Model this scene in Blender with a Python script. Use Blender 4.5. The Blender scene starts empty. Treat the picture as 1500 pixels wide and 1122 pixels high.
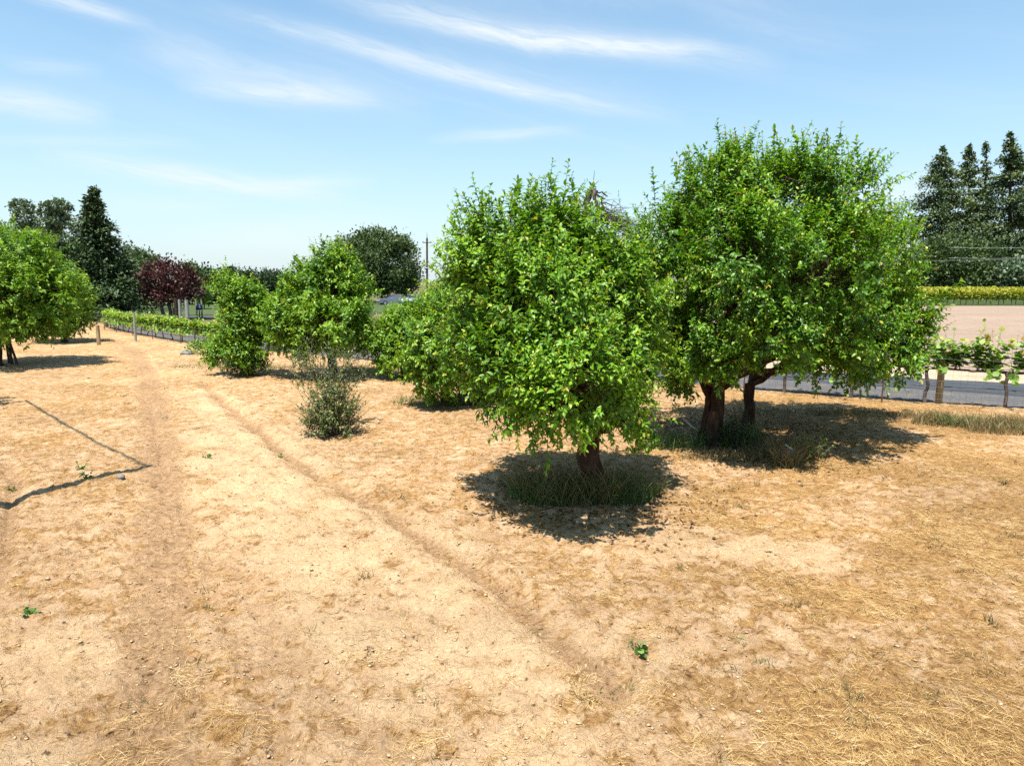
import bpy, math, random
import numpy as np
rng = np.random.default_rng(11)
random.seed(5)
R = math.radians
S = bpy.context.scene
COL = S.collection

# ------------------------------------------------------------------ camera maths
F = 1030.0; CX, CY = 750.0, 561.0; CAMH = 3.2; PITCH = math.atan(149.0 / F)
cp, sp = math.cos(PITCH), math.sin(PITCH)
def ray(px, py):
    a = (px - CX) / F; b = (py - CY) / F
    return np.array([a, cp - b * sp, -sp - b * cp])
def at(px, py, Y):
    r = ray(px, py); return np.array([0, 0, CAMH]) + r * (Y / r[1])
def ground(px, py):
    r = ray(px, py); t = CAMH / -r[2]; return np.array([r[0] * t, r[1] * t])
def norm(v): return v / np.maximum(np.linalg.norm(v, axis=-1, keepdims=True), 1e-9)
UP = np.array([0, 0, 1.0])

# ------------------------------------------------------------------ noise
_perm = np.random.default_rng(3).permutation(4096)
_g = np.random.default_rng(4).uniform(0, 2 * np.pi, 4096); _gx, _gy = np.cos(_g), np.sin(_g)
def perlin(x, y, seed=0):
    xi = np.floor(x).astype(np.int64); yi = np.floor(y).astype(np.int64)
    fx = x - xi; fy = y - yi
    u = fx * fx * fx * (fx * (fx * 6 - 15) + 10); v = fy * fy * fy * (fy * (fy * 6 - 15) + 10)
    def h(i, j):
        return _perm[(_perm[(i + seed * 131) & 4095] + j) & 4095]
    def g(i, j, dx, dy):
        k = h(i, j); return _gx[k] * dx + _gy[k] * dy
    a = g(xi, yi, fx, fy); b = g(xi + 1, yi, fx - 1, fy)
    c = g(xi, yi + 1, fx, fy - 1); d = g(xi + 1, yi + 1, fx - 1, fy - 1)
    return 1.4 * ((a * (1 - u) + b * u) * (1 - v) + (c * (1 - u) + d * u) * v)
def fbm(x, y, f, o=3, seed=0):
    s = 0; a = 1.0; t = 0
    for k in range(o):
        s = s + a * perlin(x * f + 17.3 * k, y * f - 9.1 * k, seed + k); t += a; a *= .5; f *= 2.03
    return s / t
def sstep(a, b, x):
    t = np.clip((x - a) / (b - a), 0, 1); return t * t * (3 - 2 * t)
def polydist(x, y, pts):
    d = np.full(np.shape(x), 1e9)
    for (x0, y0), (x1, y1) in zip(pts[:-1], pts[1:]):
        dx, dy = x1 - x0, y1 - y0; L = dx * dx + dy * dy + 1e-12
        t = np.clip(((x - x0) * dx + (y - y0) * dy) / L, 0, 1)
        d = np.minimum(d, np.hypot(x - x0 - t * dx, y - y0 - t * dy))
    return d
def gpoly(pp): return [tuple(ground(*p)) for p in pp]

# ------------------------------------------------------------------ row of vines / road curve
def catmull(P, n=24):
    P = np.array(P, float); out = []
    for i in range(len(P) - 1):
        p0 = P[max(i - 1, 0)]; p1 = P[i]; p2 = P[i + 1]; p3 = P[min(i + 2, len(P) - 1)]
        for t in np.linspace(0, 1, n, endpoint=False):
            out.append(.5 * ((2 * p1) + (-p0 + p2) * t + (2 * p0 - 5 * p1 + 4 * p2 - p3) * t * t + (-p0 + 3 * p1 - 3 * p2 + p3) * t ** 3))
    out.append(P[-1]); return np.array(out)
ROWP = catmull([(-60, 96), (-40, 66), (-28.5, 49.5), (-20.6, 40.4), (-15.7, 35.9), (-5.9, 28.7), (9.9, 19.2), (12.9, 17.5), (25, 10.8), (45, 0)])
_seg = np.r_[0, np.cumsum(np.linalg.norm(np.diff(ROWP, axis=0), axis=1))]
def row_at(s):
    p = np.array([np.interp(s, _seg, ROWP[:, 0]), np.interp(s, _seg, ROWP[:, 1])])
    q = np.array([np.interp(s + .3, _seg, ROWP[:, 0]), np.interp(s + .3, _seg, ROWP[:, 1])])
    d = norm(q - p); return p, d, np.array([-d[1], d[0]])
def row_s(x, y):
    i = np.argmin(np.hypot(ROWP[:, 0] - x, ROWP[:, 1] - y)); return _seg[i]
def row_side(x, y):
    """signed distance to the row, + beyond it (road side)"""
    pts = ROWP[::6]
    best = np.full(np.shape(x), 1e9); sg = np.zeros(np.shape(x))
    for (x0, y0), (x1, y1) in zip(pts[:-1], pts[1:]):
        dx, dy = x1 - x0, y1 - y0; L = dx * dx + dy * dy
        t = np.clip(((x - x0) * dx + (y - y0) * dy) / L, 0, 1)
        d = np.hypot(x - x0 - t * dx, y - y0 - t * dy)
        s = np.sign(dx * (y - y0) - dy * (x - x0))
        m = d < best; best = np.where(m, d, best); sg = np.where(m, s, sg)
    return best * sg

# ------------------------------------------------------------------ ground height and masks
MAIN = gpoly([(190, 1300), (212, 1122), (225, 1000), (238, 900), (243, 800), (240, 720), (234, 660), (226, 600), (216, 550), (196, 512), (170, 500)])
TYRE1 = gpoly([(196, 1300), (207, 1122), (213, 1000), (216, 950)])
TYRE2 = gpoly([(238, 720), (240, 680), (232, 640), (222, 590)])
RUT = gpoly([(905, 1020), (850, 965), (780, 905), (700, 850), (640, 803), (560, 748), (480, 703), (405, 655), (345, 605), (300, 562)])
RUT2 = gpoly([(700, 1300), (560, 1122), (500, 1045), (440, 975), (390, 925), (340, 860), (315, 800)])
RUT3 = gpoly([(-40, 900), (0, 828), (14, 770), (20, 705), (8, 680)])
RUT4 = gpoly([(420, 1122), (385, 1020), (350, 940), (318, 880), (300, 820)])
PALE = gpoly([(330, 640), (430, 760), (560, 880), (690, 990), (800, 1110), (900, 1250)])
PALE2 = gpoly([(300, 575), (360, 640), (440, 700), (560, 780)])
PALE3 = gpoly([(0, 1000), (90, 1010), (120, 1122)])
PALE4 = gpoly([(1000, 795), (1100, 800), (1180, 812)])
def wob(x, y): return .12 * fbm(x, y, .8, 2, 40)
def ghei(x, y):
    side = row_side(x, y)
    f = 1 - sstep(-.3, 1.3, side)
    d = np.hypot(x, y); fine = 1 - sstep(12, 30, d)
    h = .07 * fbm(x, y, .16, 2, 1) + .035 * fbm(x, y, .7, 2, 5)
    b = np.abs(fbm(x, y, 2.2, 3, 9)); h = h + .062 * (.35 - b)
    h = h + fine * (.022 * fbm(x, y, 5.0, 2, 14) + .020 * (.3 - np.abs(perlin(x * 9, y * 9, 21))) + .010 * perlin(x * 21, y * 21, 25) + .085 * np.maximum(0, fbm(x, y, 6.0, 2, 27) - .12) + .035 * np.maximum(0, fbm(x, y, 15.0, 2, 33) - .12))
    w = wob(x, y)
    r = polydist(x + w, y + w, RUT); h = h - .075 * np.exp(-(r / .16) ** 2) + .03 * np.exp(-((r - .36) / .14) ** 2)
    r = polydist(x + w, y, RUT3); h = h - .07 * np.exp(-(r / .10) ** 2)
    r = polydist(x + w, y + w, RUT2); h = h - .05 * np.exp(-(r / .22) ** 2)
    r = polydist(x - w, y + w, RUT4); h = h - .03 * np.exp(-(r / .12) ** 2)
    r = polydist(x + .4 * w, y, TYRE1); h = h - .03 * np.exp(-(r / .045) ** 2)
    r = polydist(x + .4 * w, y, TYRE2); h = h - .03 * np.exp(-(r / .07) ** 2)
    r = polydist(x + w, y, MAIN); h = h - .035 * np.exp(-(r / .45) ** 4)
    return h * f - .11 * (1 - f)
def gz(x, y): return float(ghei(np.array([float(x)]), np.array([float(y)]))[0])
def masks(x, y):
    w = wob(x, y)
    track = np.exp(-(polydist(x + w * 1.6, y, MAIN) / .36) ** 2)
    track = np.maximum(track, .85 * np.exp(-(polydist(x + w, y + w, RUT) / (.13 + .06 * fbm(x, y, 1.7, 2, 71))) ** 2))
    track = np.maximum(track, .45 * np.exp(-(polydist(x + w * 2, y + w, RUT2) / .30) ** 2))
    track = np.maximum(track, .5 * np.exp(-(polydist(x - w, y + w, RUT4) / .2) ** 2))
    track = np.maximum(track, .8 * np.exp(-(polydist(x + w, y, RUT3) / .12) ** 2))
    track = np.maximum(track, .9 * np.exp(-(polydist(x + .4 * w, y, TYRE1) / .05) ** 2))
    w4 = .9 * fbm(x, y, .55, 3, 44); pale = .9 * np.exp(-(polydist(x + w4, y + w4, PALE) / 1.25) ** 2)
    pale = np.maximum(pale, .8 * np.exp(-(polydist(x + w, y, PALE2) / .6) ** 2))
    pale = np.maximum(pale, .8 * np.exp(-(polydist(x + w, y, PALE3) / .8) ** 2))
    pale = np.maximum(pale, .9 * np.exp(-(polydist(x + w, y + w, PALE4) / .5) ** 2))
    pale = np.clip(pale * (1 - .75 * track) * np.clip(.75 + 1.3 * fbm(x, y, 1.1, 3, 66), .1, 1.1), 0, 1)
    n = fbm(x, y, .55, 4, 60)
    right = sstep(-1.0, 2.5, x - .25 * y + 2.5 * fbm(x, y, .3, 2, 77))
    straw = np.clip((.16 + 1.35 * n + .26 * right - .62 * pale - .35 * track) * (.5 + .5 * right), 0, 1)
    return track, pale, straw

# ------------------------------------------------------------------ mesh plumbing
class MB:
    """collects vertices and faces of ONE mesh object"""
    def __init__(s): s.v = []; s.f3 = []; s.f4 = []; s.n = 0; s.a = []
    def add(s, v, f, var=0.5):
        v = np.asarray(v, float).reshape(-1, 3); f = np.asarray(f, np.int64)
        (s.f3 if f.shape[1] == 3 else s.f4).append(f + s.n)
        s.v.append(v); s.a.append(np.broadcast_to(np.asarray(var, float), (len(v),))); s.n += len(v)
    def add2(s, v, f3, f4, var):
        if f3 is not None: s.f3.append(f3 + s.n)
        if f4 is not None: s.f4.append(f4 + s.n)
        s.v.append(v); s.a.append(var); s.n += len(v)
    def build(s, name, mat, parent=None, smooth=False, loc=None):
        me = bpy.data.meshes.new(name)
        v = np.concatenate(s.v) if s.v else np.zeros((0, 3))
        if loc is not None: v = v - np.asarray(loc)
        fs = [x for x in s.f3] ; qs = [x for x in s.f4]
        t = np.concatenate(fs) if fs else np.zeros((0, 3), np.int64)
        q = np.concatenate(qs) if qs else np.zeros((0, 4), np.int64)
        loops = np.concatenate([t.ravel(), q.ravel()]).astype(np.int32)
        starts = np.concatenate([np.arange(len(t)) * 3, len(t) * 3 + np.arange(len(q)) * 4]).astype(np.int32)
        me.vertices.add(len(v)); me.vertices.foreach_set('co', v.ravel().astype(np.float32))
        me.loops.add(len(loops)); me.loops.foreach_set('vertex_index', loops)
        me.polygons.add(len(starts)); me.polygons.foreach_set('loop_start', starts)
        me.update(calc_edges=True)
        if smooth: me.polygons.foreach_set('use_smooth', np.ones(len(starts), bool))
        at_ = me.attributes.new('var', 'FLOAT', 'POINT'); at_.data.foreach_set('value', np.concatenate(s.a).astype(np.float32))
        me.materials.append(mat)
        o = bpy.data.objects.new(name, me); COL.objects.link(o)
        if parent is not None: o.parent = parent
        if loc is not None and parent is None: o.location = loc
        return o
def tag(o, label=None, cat=None, group=None, kind=None):
    if label: o['label'] = label
    if cat: o['category'] = cat
    if group: o['group'] = group
    if kind: o['kind'] = kind
    return o
def thing(name, label, cat, loc, group=None):
    o = bpy.data.objects.new(name, None); COL.objects.link(o); o.location = loc; o.empty_display_size = .2
    return tag(o, label, cat, group)

def tube(mb, P, rad, sides=6, var=.5, cap=True):
    P = np.asarray(P, float); n = len(P); rad = np.broadcast_to(np.asarray(rad, float), (n,))
    T = norm(np.gradient(P, axis=0))
    ref = np.array([1.0, 0, 0]) if abs(T[0][0]) < .8 else np.array([0, 1.0, 0])
    x = norm(ref - T[0] * ref.dot(T[0])); V = []
    ang = np.linspace(0, 2 * np.pi, sides, endpoint=False); c, s_ = np.cos(ang)[:, None], np.sin(ang)[:, None]
    for i in range(n):
        x = norm(x - T[i] * x.dot(T[i])); y = np.cross(T[i], x)
        V.append(P[i] + rad[i] * (c * x + s_ * y))
    V = np.concatenate(V)
    i = np.arange(n - 1)[:, None] * sides; k = np.arange(sides)[None]; k2 = (k + 1) % sides
    q = np.stack([i + k, i + k2, i + sides + k2, i + sides + k], -1).reshape(-1, 4)
    mb.add(V, q, var)
    if cap:
        e = (n - 1) * sides
        mb.add(np.vstack([V[:sides], P[0]]), [[(j + 1) % sides, j, sides] for j in range(sides)], var)
        mb.add(np.vstack([V[e:], P[-1]]), [[j, (j + 1) % sides, sides] for j in range(sides)], var)
def wiggle(P0, P1, n, amp, sag=0.0, r=rng):
    t = np.linspace(0, 1, n)[:, None]
    P = P0 + (P1 - P0) * t
    L = np.linalg.norm(P1 - P0)
    off = r.normal(0, 1, (n, 3)); off = (off + np.roll(off, 1, 0)) * .5
    P = P + off * amp * L * np.sin(np.pi * t) ** .7
    P[:, 2] += sag * L * np.sin(np.pi * t[:, 0])
    return P
def box(mb, c, h, rot=0.0, var=.5):
    c = np.asarray(c, float)
    v = np.array([[x, y, z] for x in (-1, 1) for y in (-1, 1) for z in (-1, 1)], float) * np.asarray(h)
    ca, sa = math.cos(rot), math.sin(rot)
    v = np.c_[v[:, 0] * ca - v[:, 1] * sa, v[:, 0] * sa + v[:, 1] * ca, v[:, 2]] + c
    mb.add(v, [[0, 1, 3, 2], [4, 6, 7, 5], [0, 4, 5, 1], [2, 3, 7, 6], [0, 2, 6, 4], [1, 5, 7, 3]], var)

# leaf shapes: verts, tris, quads (length along y)
APPLE = (np.array([[0, 0, 0], [0, .5, -.02], [0, 1, -.30], [-.23, .30, .10], [-.21, .66, .02], [.23, .30, .10], [.21, .66, .02]]),
         np.array([[1, 2, 4], [1, 6, 2]]), np.array([[0, 1, 4, 3], [0, 5, 6, 1]]))
VINE = (np.array([[0, 0, 0], [0, .5, -.04], [0, 1, -.12], [-.5, .25, .06], [-.42, .75, -.02], [.5, .25, .06], [.42, .75, -.02]]),
        np.array([[1, 2, 4], [1, 6, 2]]), np.array([[0, 1, 4, 3], [0, 5, 6, 1]]))
SPRAY = (np.array([[0, 0, 0], [-.30, .5, .05], [0, 1, -.1], [.30, .5, .05]]), None, np.array([[0, 3, 2, 1]]))
NEEDLE = (np.array([[0, 0, 0], [-.15, .45, .02], [0, 1, -.15], [.15, .45, .02]]), None, np.array([[0, 3, 2, 1]]))
def leaves(mb, shape, pos, d, n, size, var, width=1.0):
    tv, t3, t4 = shape; N = len(pos)
    if N == 0: return
    y = norm(d); x = norm(np.cross(y, n)); z = np.cross(x, y)
    w = np.broadcast_to(np.asarray(width, float), (N,))[:, None, None]
    v = pos[:, None] + size[:, None, None] * (tv[None, :, 0:1] * w * x[:, None] + tv[None, :, 1:2] * y[:, None] + tv[None, :, 2:3] * z[:, None])
    off = (np.arange(N) * len(tv))[:, None, None]
    f3 = (t3[None] + off).reshape(-1, 3) if t3 is not None else None
    f4 = (t4[None] + off).reshape(-1, 4) if t4 is not None else None
    mb.add2(v.reshape(-1, 3), f3, f4, np.repeat(var, len(tv)))
def shoots(mb, shape, base, d, L, nl, size, r, cvar, stem=None, droop=.25, spread=1.0):
    """leafy shoots: leaves in a spiral along each"""
    N = len(base); d = norm(d)
    a = norm(np.cross(d, r.normal(0, 1, (N, 3)))); b = np.cross(d, a)
    t = (np.arange(nl) + .6) / nl
    T = np.clip(t[None] + r.uniform(-.05, .05, (N, nl)), 0.02, 1)
    ph = r.uniform(0, 6.28, (N, 1)) + np.arange(nl)[None] * 2.4 + r.uniform(-.4, .4, (N, nl))
    bend = r.normal(0, .12, (N, 1, 3))
    pos = base[:, None] + d[:, None] * (L[:, None] * T)[..., None] + bend * (L[:, None] * T ** 2)[..., None]
    rad = np.cos(ph)[..., None] * a[:, None] + np.sin(ph)[..., None] * b[:, None]
    k = (1.25 - .75 * T)[..., None] * spread
    ld = rad * k + d[:, None] * (.45 + .5 * T[..., None]) + r.normal(0, .22, (N, nl, 3)); ld[..., 2] -= droop
    ln = d[:, None] * .7 + UP * .75 - rad * .15 + r.normal(0, .38, (N, nl, 3))
    sz = size * r.uniform(.5, 1.28, (N, nl)) * (1.05 - .45 * T ** 3)
    var = np.clip(cvar[:, None] * .55 + r.uniform(0, .42, (N, nl)) + .12 * (T - .5), 0, .88)
    tip = (T > .86) & (r.random((N, nl)) < .35)
    var = np.where(tip, r.uniform(.88, 1.0, (N, nl)), var)
    leaves(mb, shape, pos.reshape(-1, 3), ld.reshape(-1, 3), ln.reshape(-1, 3), sz.ravel(), var.ravel(), r.uniform(.85, 1.2, N * nl))
    if stem is not None:
        for i in range(N):
            q = np.array([base[i], base[i] + d[i] * L[i] * .5 + bend[i, 0] * L[i] * .25, base[i] + d[i] * L[i] + bend[i, 0] * L[i]])
            tube(stem, q, [.006, .004, .002], 3, cap=False)

# ------------------------------------------------------------------ materials
def mat(name):
    m = bpy.data.materials.new(name); m.use_nodes = True
    nt = m.node_tree; nt.nodes.clear()
    out = nt.nodes.new('ShaderNodeOutputMaterial')
    return m, nt, out
def N(nt, typ, **kw):
    n = nt.nodes.new('ShaderNode' + typ)
    for k, v in kw.items():
        if k.startswith('i_'):
            n.inputs[int(k[2:])].default_value = v
        else: setattr(n, k, v)
    return n
def L_(nt, a, b): nt.links.new(a, b)
def ramp(nt, stops, fac=None, interp='LINEAR'):
    n = nt.nodes.new('ShaderNodeValToRGB'); cr = n.color_ramp; cr.interpolation = interp
    while len(cr.elements) < len(stops): cr.elements.new(.5)
    for e, (p, c) in zip(cr.elements, stops):
        e.position = p; e.color = (c if len(c) == 4 else (*c, 1)) if not isinstance(c, (int, float)) else (c, c, c, 1)
    if fac is not None: L_(nt, fac, n.inputs[0])
    return n
def mixc(nt, a, b, fac, mode='MIX'):
    n = nt.nodes.new('ShaderNodeMix'); n.data_type = 'RGBA'; n.blend_type = mode
    for s, v in ((n.inputs[0], fac), (n.inputs[6], a), (n.inputs[7], b)):
        if hasattr(v, 'links'): L_(nt, v, s)
        else: s.default_value = v if isinstance(v, (int, float)) else (*v, 1)
    return n.outputs[2]
def math_(nt, op, a, b=None, c=None, clamp=False):
    n = nt.nodes.new('ShaderNodeMath'); n.operation = op; n.use_clamp = clamp
    for i, v in enumerate((a, b, c)):
        if v is None: continue
        if hasattr(v, 'links'): L_(nt, v, n.inputs[i])
        else: n.inputs[i].default_value = v
    return n.outputs[0]
def attr(nt, nm): return N(nt, 'Attribute', attribute_name=nm).outputs['Fac']
def noise(nt, scale, detail=4, rough=.55, vec=None, dist=0):
    n = nt.nodes.new('ShaderNodeTexNoise'); n.inputs['Scale'].default_value = scale; n.inputs['Detail'].default_value = detail
    n.inputs['Roughness'].default_value = rough; n.inputs['Distortion'].default_value = dist
    if vec is not None: L_(nt, vec, n.inputs['Vector'])
    return n.outputs['Fac']
def leafmat(name, stops, trans=.28, rough=.42, spec=.45, tcol=(1.25, 1.25, .5)):
    m, nt, out = mat(name)
    c = ramp(nt, stops, attr(nt, 'var')).outputs[0]
    p = N(nt, 'BsdfPrincipled'); L_(nt, c, p.inputs['Base Color']); p.inputs['Roughness'].default_value = rough
    p.inputs['Specular IOR Level'].default_value = spec
    tr = N(nt, 'BsdfTranslucent'); tc = mixc(nt, c, tcol, 1.0, 'MULTIPLY'); L_(nt, tc, tr.inputs[0])
    mx = N(nt, 'MixShader'); mx.inputs[0].default_value = trans
    L_(nt, p.outputs[0], mx.inputs[1]); L_(nt, tr.outputs[0], mx.inputs[2]); L_(nt, mx.outputs[0], out.inputs[0])
    return m
def simple(name, stops, scale=8, rough=.85, spec=.2, bump=.0, stretch=(1, 1, 1), metal=0, detail=6):
    m, nt, out = mat(name)
    tc = N(nt, 'TexCoord'); mp = N(nt, 'Mapping'); L_(nt, tc.outputs['Object'], mp.inputs[0]); mp.inputs['Scale'].default_value = stretch
    f = noise(nt, scale, detail, .6, mp.outputs[0])
    c = ramp(nt, stops, f).outputs[0]
    p = N(nt, 'BsdfPrincipled'); L_(nt, c, p.inputs['Base Color']); p.inputs['Roughness'].default_value = rough
    p.inputs['Specular IOR Level'].default_value = spec; p.inputs['Metallic'].default_value = metal
    if bump:
        b = N(nt, 'Bump'); b.inputs['Strength'].default_value = bump; b.inputs['Distance'].default_value = .02
        L_(nt, f, b.inputs['Height']); L_(nt, b.outputs[0], p.inputs['Normal'])
    L_(nt, p.outputs[0], out.inputs[0])
    return m
M = {}
M['apple'] = leafmat('apple_leaf', [(0, (0.036, 0.100, 0.006)), (.35, (0.090, 0.215, 0.010)), (.7, (0.165, 0.326, 0.017)), (.87, (0.240, 0.399, 0.025)), (.94, (0.370, 0.420, 0.036)), (1, (0.300, 0.210, 0.043))], .30, .45, .4, (1.3, 1.2, .4))
M['apple_olive'] = leafmat('olive_apple_leaf', [(0, (0.033, 0.095, 0.006)), (.35, (0.083, 0.206, 0.010)), (.7, (0.155, 0.312, 0.017)), (.87, (0.238, 0.380, 0.023)), (.93, (0.393, 0.400, 0.040)), (1, (0.342, 0.201, 0.068))], .33, .4, .4, (1.3, 1.25, .4))
M['apple_far'] = leafmat('orchard_leaf', [(0, (0.038, 0.105, 0.008)), (.4, (0.100, 0.219, 0.013)), (.86, (0.219, 0.363, 0.023)), (.94, (0.352, 0.412, 0.040)), (1, (0.305, 0.249, 0.068))], .33, .42, .4, (1.3, 1.25, .4))
M['pear'] = leafmat('shrub_leaf', [(0, (0.029, 0.056, 0.011)), (.5, (0.079, 0.120, 0.023)), (.86, (0.172, 0.211, 0.045)), (1, (0.372, 0.323, 0.109))], .15)
M['sucker'] = leafmat('dark_base_leaf', [(0, (.008, .022, .006)), (.6, (.025, .06, .012)), (1, (.06, .11, .025))], .15)
M['vine'] = leafmat('vine_leaf', [(0, (0.062, 0.150, 0.015)), (.45, (0.163, 0.300, 0.031)), (.8, (0.288, 0.425, 0.056)), (.9, (0.400, 0.450, 0.075)), (1, (0.375, 0.213, 0.075))], .32, .5)
M['vine_far'] = leafmat('far_vine_leaf', [(0, (.09, .14, .012)), (.5, (.22, .27, .02)), (.85, (.36, .37, .03)), (1, (.42, .33, .06))], .32, .6)
M['redwood'] = leafmat('redwood_leaf', [(0, (0.020, 0.043, 0.023)), (.5, (0.069, 0.110, 0.043)), (1, (0.177, 0.207, 0.064))], .12, .6, .3)
M['oak'] = leafmat('oak_leaf', [(0, (0.020, 0.041, 0.014)), (.5, (0.056, 0.095, 0.027)), (1, (0.126, 0.170, 0.051))], .15, .6, .3)
M['dark'] = leafmat('dark_evergreen_leaf', [(0, (0.014, 0.031, 0.014)), (.5, (0.037, 0.071, 0.024)), (1, (0.081, 0.127, 0.039))], .1, .6, .3)
M['euc'] = leafmat('grey_green_leaf', [(0, (0.035, 0.064, 0.038)), (.5, (0.086, 0.136, 0.075)), (1, (0.174, 0.217, 0.113))], .15, .5, .3)
M['plum'] = leafmat('plum_leaf', [(0, (0.020, 0.008, 0.008)), (.5, (0.055, 0.019, 0.018)), (1, (0.120, 0.047, 0.032))], .2, .5, .35, (1.3, .7, .7))
M['lightgreen'] = leafmat('light_green_leaf', [(0, (.05, .10, .015)), (.5, (.12, .21, .03)), (1, (.22, .32, .06))], .25, .6, .3)
M['bark'] = simple('bark', [(.3, (.014, .009, .007)), (.5, (.045, .027, .019)), (.7, (.10, .062, .042))], 9, .9, .15, .8, (1, 1, .35))
M['greybark'] = simple('grey_bark', [(.3, (.05, .045, .04)), (.55, (.14, .125, .11)), (.75, (.26, .24, .21))], 9, .9, .15, .8, (1, 1, .35))
M['palebark'] = simple('pale_bark', [(.3, (.16, .13, .10)), (.6, (.34, .30, .25)), (.8, (.46, .42, .36))], 6, .9, .15, .6, (1, 1, .4))
M['deadwood'] = simple('dead_wood', [(.3, (.035, .026, .022)), (.55, (.10, .075, .065)), (.8, (.22, .17, .15))], 12, .9, .15, .8, (1, 1, .3))
M['post'] = simple('weathered_wood', [(.3, (.13, .09, .05)), (.5, (.27, .20, .115)), (.75, (.42, .33, .21))], 14, .9, .15, .6, (1, 1, .12))
M['polewood'] = simple('utility_pole_wood', [(.3, (.05, .035, .028)), (.7, (.13, .09, .07))], 14, .9, .15, .3, (1, 1, .1))
M['rust'] = simple('rusty_steel', [(.3, (.06, .03, .018)), (.7, (.15, .075, .04))], 30, .8, .3, .2)
M['steel'] = simple('grey_steel_post', [(.3, (.16, .18, .15)), (.7, (.28, .30, .26))], 20, .6, .4, .1)
M['wire'] = simple('galvanised_wire', [(.3, (.12, .11, .10)), (.7, (.22, .21, .20))], 20, .5, .5, 0, metal=.4)
M['hose'] = simple('black_drip_hose', [(.3, (.012, .012, .013)), (.7, (.03, .03, .032))], 10, .6, .4)
M['cable'] = simple('cable', [(.3, (.25, .25, .26)), (.7, (.4, .4, .4))], 10, .4, .5)
M['rock'] = simple('rock', [(.3, (.10, .095, .09)), (.6, (.22, .21, .20)), (.8, (.36, .34, .32))], 6, .9, .2, .8)
M['cutwood'] = simple('cut_wood', [(.3, (.38, .30, .19)), (.7, (.58, .50, .36))], 10, .8, .2, .4)
M['stick'] = simple('bleached_stick', [(.3, (.33, .29, .24)), (.7, (.62, .57, .50))], 12, .7, .2, .3)
M['white_post'] = simple('painted_post', [(.3, (0.210, 0.203, 0.189)), (.7, (0.322, 0.315, 0.294))], 12, .7, .2, .1)
M['tyre'] = simple('tyre_rubber', [(.3, (.012, .012, .012)), (.7, (.03, .03, .03))], 12, .8, .3)
def plain(name, c, rough=.35, metal=0., spec=.5):
    return simple(name, [(.3, tuple(x * .9 for x in c)), (.7, tuple(min(1, x * 1.08) for x in c))], 5, rough, spec, 0, metal=metal)
M['carpaint1'] = plain('silver_car_paint', (.16, .175, .21), .3, .4)
M['carpaint2'] = plain('white_car_paint', (.26, .28, .33), .3)
M['glass'] = plain('car_glass', (0.020, 0.025, 0.030), .08)
M['bluesign'] = plain('blue_box_paint', (0.025, 0.040, 0.100), .5)
def grassmat(name, stops, trans=.2):
    return leafmat(name, stops, trans, .6, .3, (1.1, 1.0, .7))
M['straw'] = grassmat('straw', [(0, (0.125, 0.059, 0.019)), (.3, (0.318, 0.174, 0.053)), (.65, (0.501, 0.327, 0.120)), (1, (0.616, 0.482, 0.251))], .12)
M['drygrass'] = grassmat('dry_grass', [(0, (0.052, 0.047, 0.017)), (.4, (0.146, 0.112, 0.043)), (.8, (0.258, 0.198, 0.086)), (1, (0.361, 0.292, 0.155))])
M['greengrass'] = grassmat('green_grass', [(0, (.025, .06, .012)), (.5, (.07, .14, .025)), (.85, (.14, .2, .05)), (1, (.35, .3, .14))])
M['weed'] = grassmat('weed_leaf', [(0, (0.050, 0.109, 0.018)), (.6, (0.100, 0.203, 0.036)), (1, (0.200, 0.281, 0.072))])

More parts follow.
